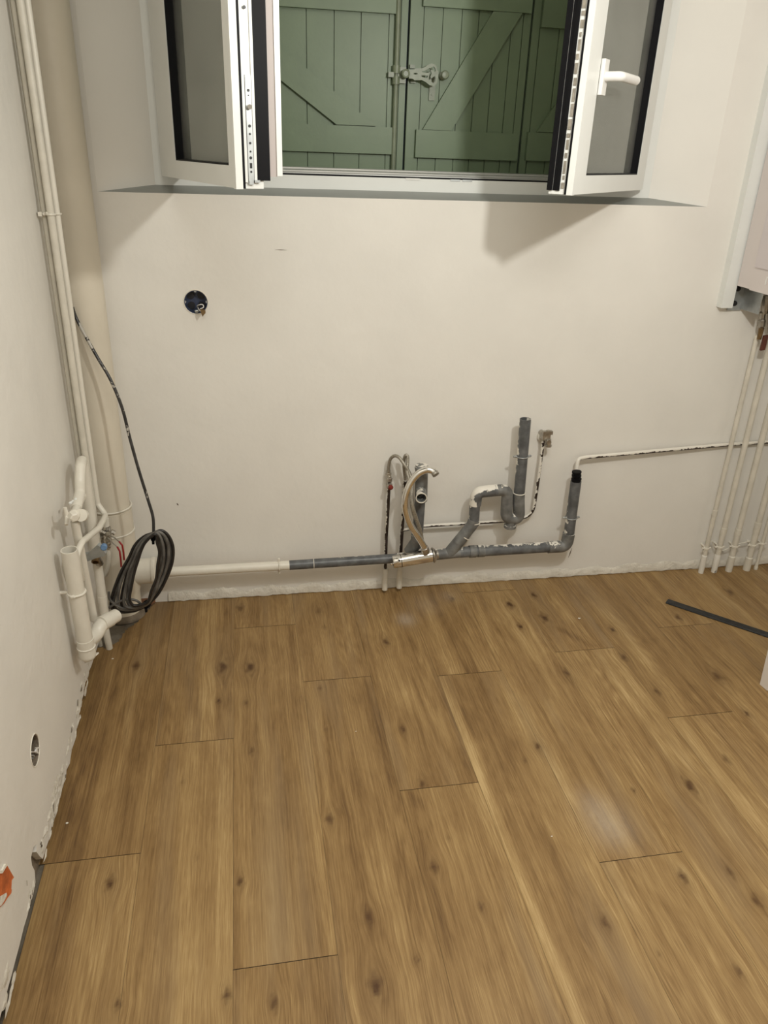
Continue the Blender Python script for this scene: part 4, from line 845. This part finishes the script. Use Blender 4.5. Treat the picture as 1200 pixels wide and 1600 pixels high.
LB = ['cream riser with a chipped foot, leftmost of the five under the boiler', 'second cream riser from the left under the boiler', 'middle one of the five cream risers under the boiler', 'fourth cream riser from the left under the boiler, with a wide foot sleeve', 'thin cream riser at the far right of the five under the boiler']
FT = [(1094.5, 896, .0080, .0105), (1114, 898, .0100, .0115), (1137, 896, .0108, .0135), (1165, 893.5, .0112, .0145), (1179.5, 892.5, .0068, .0078)]
CLY = [857, 855, 854, 852, 850]
for i, (x, y, r, rs) in enumerate(FT):
    p = az(x, y+1, 0.0); p.y = D-.036; p = Vector((at(x, y, D-.036).x, D-.036, 0))
    t = thing('boiler_riser', LB[i], 'pipe', p, 'painted risers under the boiler')
    MB().tube([p+Z_*.0, p+Z_*(.985 if i else .93)], r, 18).build('pipe_run', M_chipped if i < 0 else M_pw2, t)
    zs = (.075, .075, .065, .055, .012)[i]
    MB().lathe(p, Z_, [(0, rs*.95), (zs*.5, rs), (zs, rs), (zs+.003, r)], 18).build('foot_sleeve', M_chipped if i < 2 else M_pw2, t)
    zc_ = at(x, CLY[i], D-.036).z; cl = MB(); cl.lathe(p+Z_*(zc_-.004), Z_, [(0, r+.0005), (.001, r+.003), (.007, r+.003), (.008, r+.0005)], 18).cyl(p+Z_*zc_, Vector((p.x, D, zc_)), .004, n=8)
    for sg in (-1, 1): cl.cyl(p+Z_*zc_+X_*sg*r, p+Z_*zc_+X_*sg*(r+.007), .0032, n=8).ball(p+Z_*zc_+X_*sg*(r+.008), .0042, sub=1)
    cl.build('pipe_clamp', M_pw, t)
    if i in (0, 1, 2, 3): zq = at(x, (803, 830, 832, 822)[i], D-.036).z; MB().lathe(p+Z_*(zq-.012), Z_, [(0, r), (.001, r+.0016), (.024, r+.0016), (.025, r)], 18).build('coupling', M_pw2, t)
lw = MB().tube(spline([at(x, y, D-s_) for x, y, s_ in ((1099, 862, .03), (1106, 850, .034), (1113, 846, .03), (1116, 855, .025), (1124, 861, .024), (1138, 857, .026), (1150, 851, .026), (1166, 847, .028), (1172, 845, .028))], 7), .0020, 8).build('bonding_wire', M_pw)
tag(lw, 'thin painted earth wire threaded between the clamps of the boiler risers', 'wire')

# ------------------------------------------------------------------ things on the floor
a_, b_ = az(1042, 940), az(1200, 993); t_ = (b_-a_).normalized(); n_ = Vector((-t_.y, t_.x, 0)); L_ = (b_-a_).length+.10
st_ = MB().prism([a_+n_*u+Z_*v for u, v in ((-.0165, .0005), (-.0165, .003), (-.013, .0055), (.013, .0055), (.0165, .003), (.0165, .0005))], t_*L_).build('threshold_strip', M_strip, smooth=False)
tag(st_, 'dark metal strip lying on the floor towards the white board at the right edge', 'strip')
e0, e1_ = az(1187, 1069.5), az(1198.5, 1079.5)
ln = Vector((-.055, 0, 1)).normalized(); uu = Vector((1, 0, .055)).normalized(); dv = Vector(((e1_-e0).x, (e1_-e0).y, 0)); 
wbd = MB(); A = e0+Z_*.001; 
for_ = [A, A+dv, A+dv+uu*.40, A+uu*.40]
wbd.prism(for_, ln*.62); o = wbd.build('white_board', M_whiteboard, smooth=False, bevel=.001)
mz = min((o.matrix_world @ v.co).z for v in o.data.vertices); o.location.z -= mz-.0005
tag(o, 'white board standing on edge at the right border of the picture', 'board')
rnd = random.Random(4)
for (x, y, r, w_) in ((905, 967, .0045, 'largest white plaster crumb, on the planks right of centre below the wall pipes'), (176, 1030, .0032, 'white plaster crumb beside the foot of the open white waste pipe'), (105, 1287, .003, 'white plaster crumb near the left wall low in the picture'),
                      (862, 1307, .002, 'white plaster speck left of the chalky smudge on the planks'), (556, 1143, .002, 'white plaster speck in the middle of the floor')):
    p = az(x, y); mb = MB().ball((0, 0, 0), r, (1.2, .8, .5), 1)
    for v in mb.bm.verts: v.co = v.co*(1+rnd.uniform(-.25, .25))+p+Z_*(r*.5)
    tag(mb.build('plaster_crumb', M_crumb, smooth=False), w_, 'plaster crumb', 'plaster crumbs on the floor')
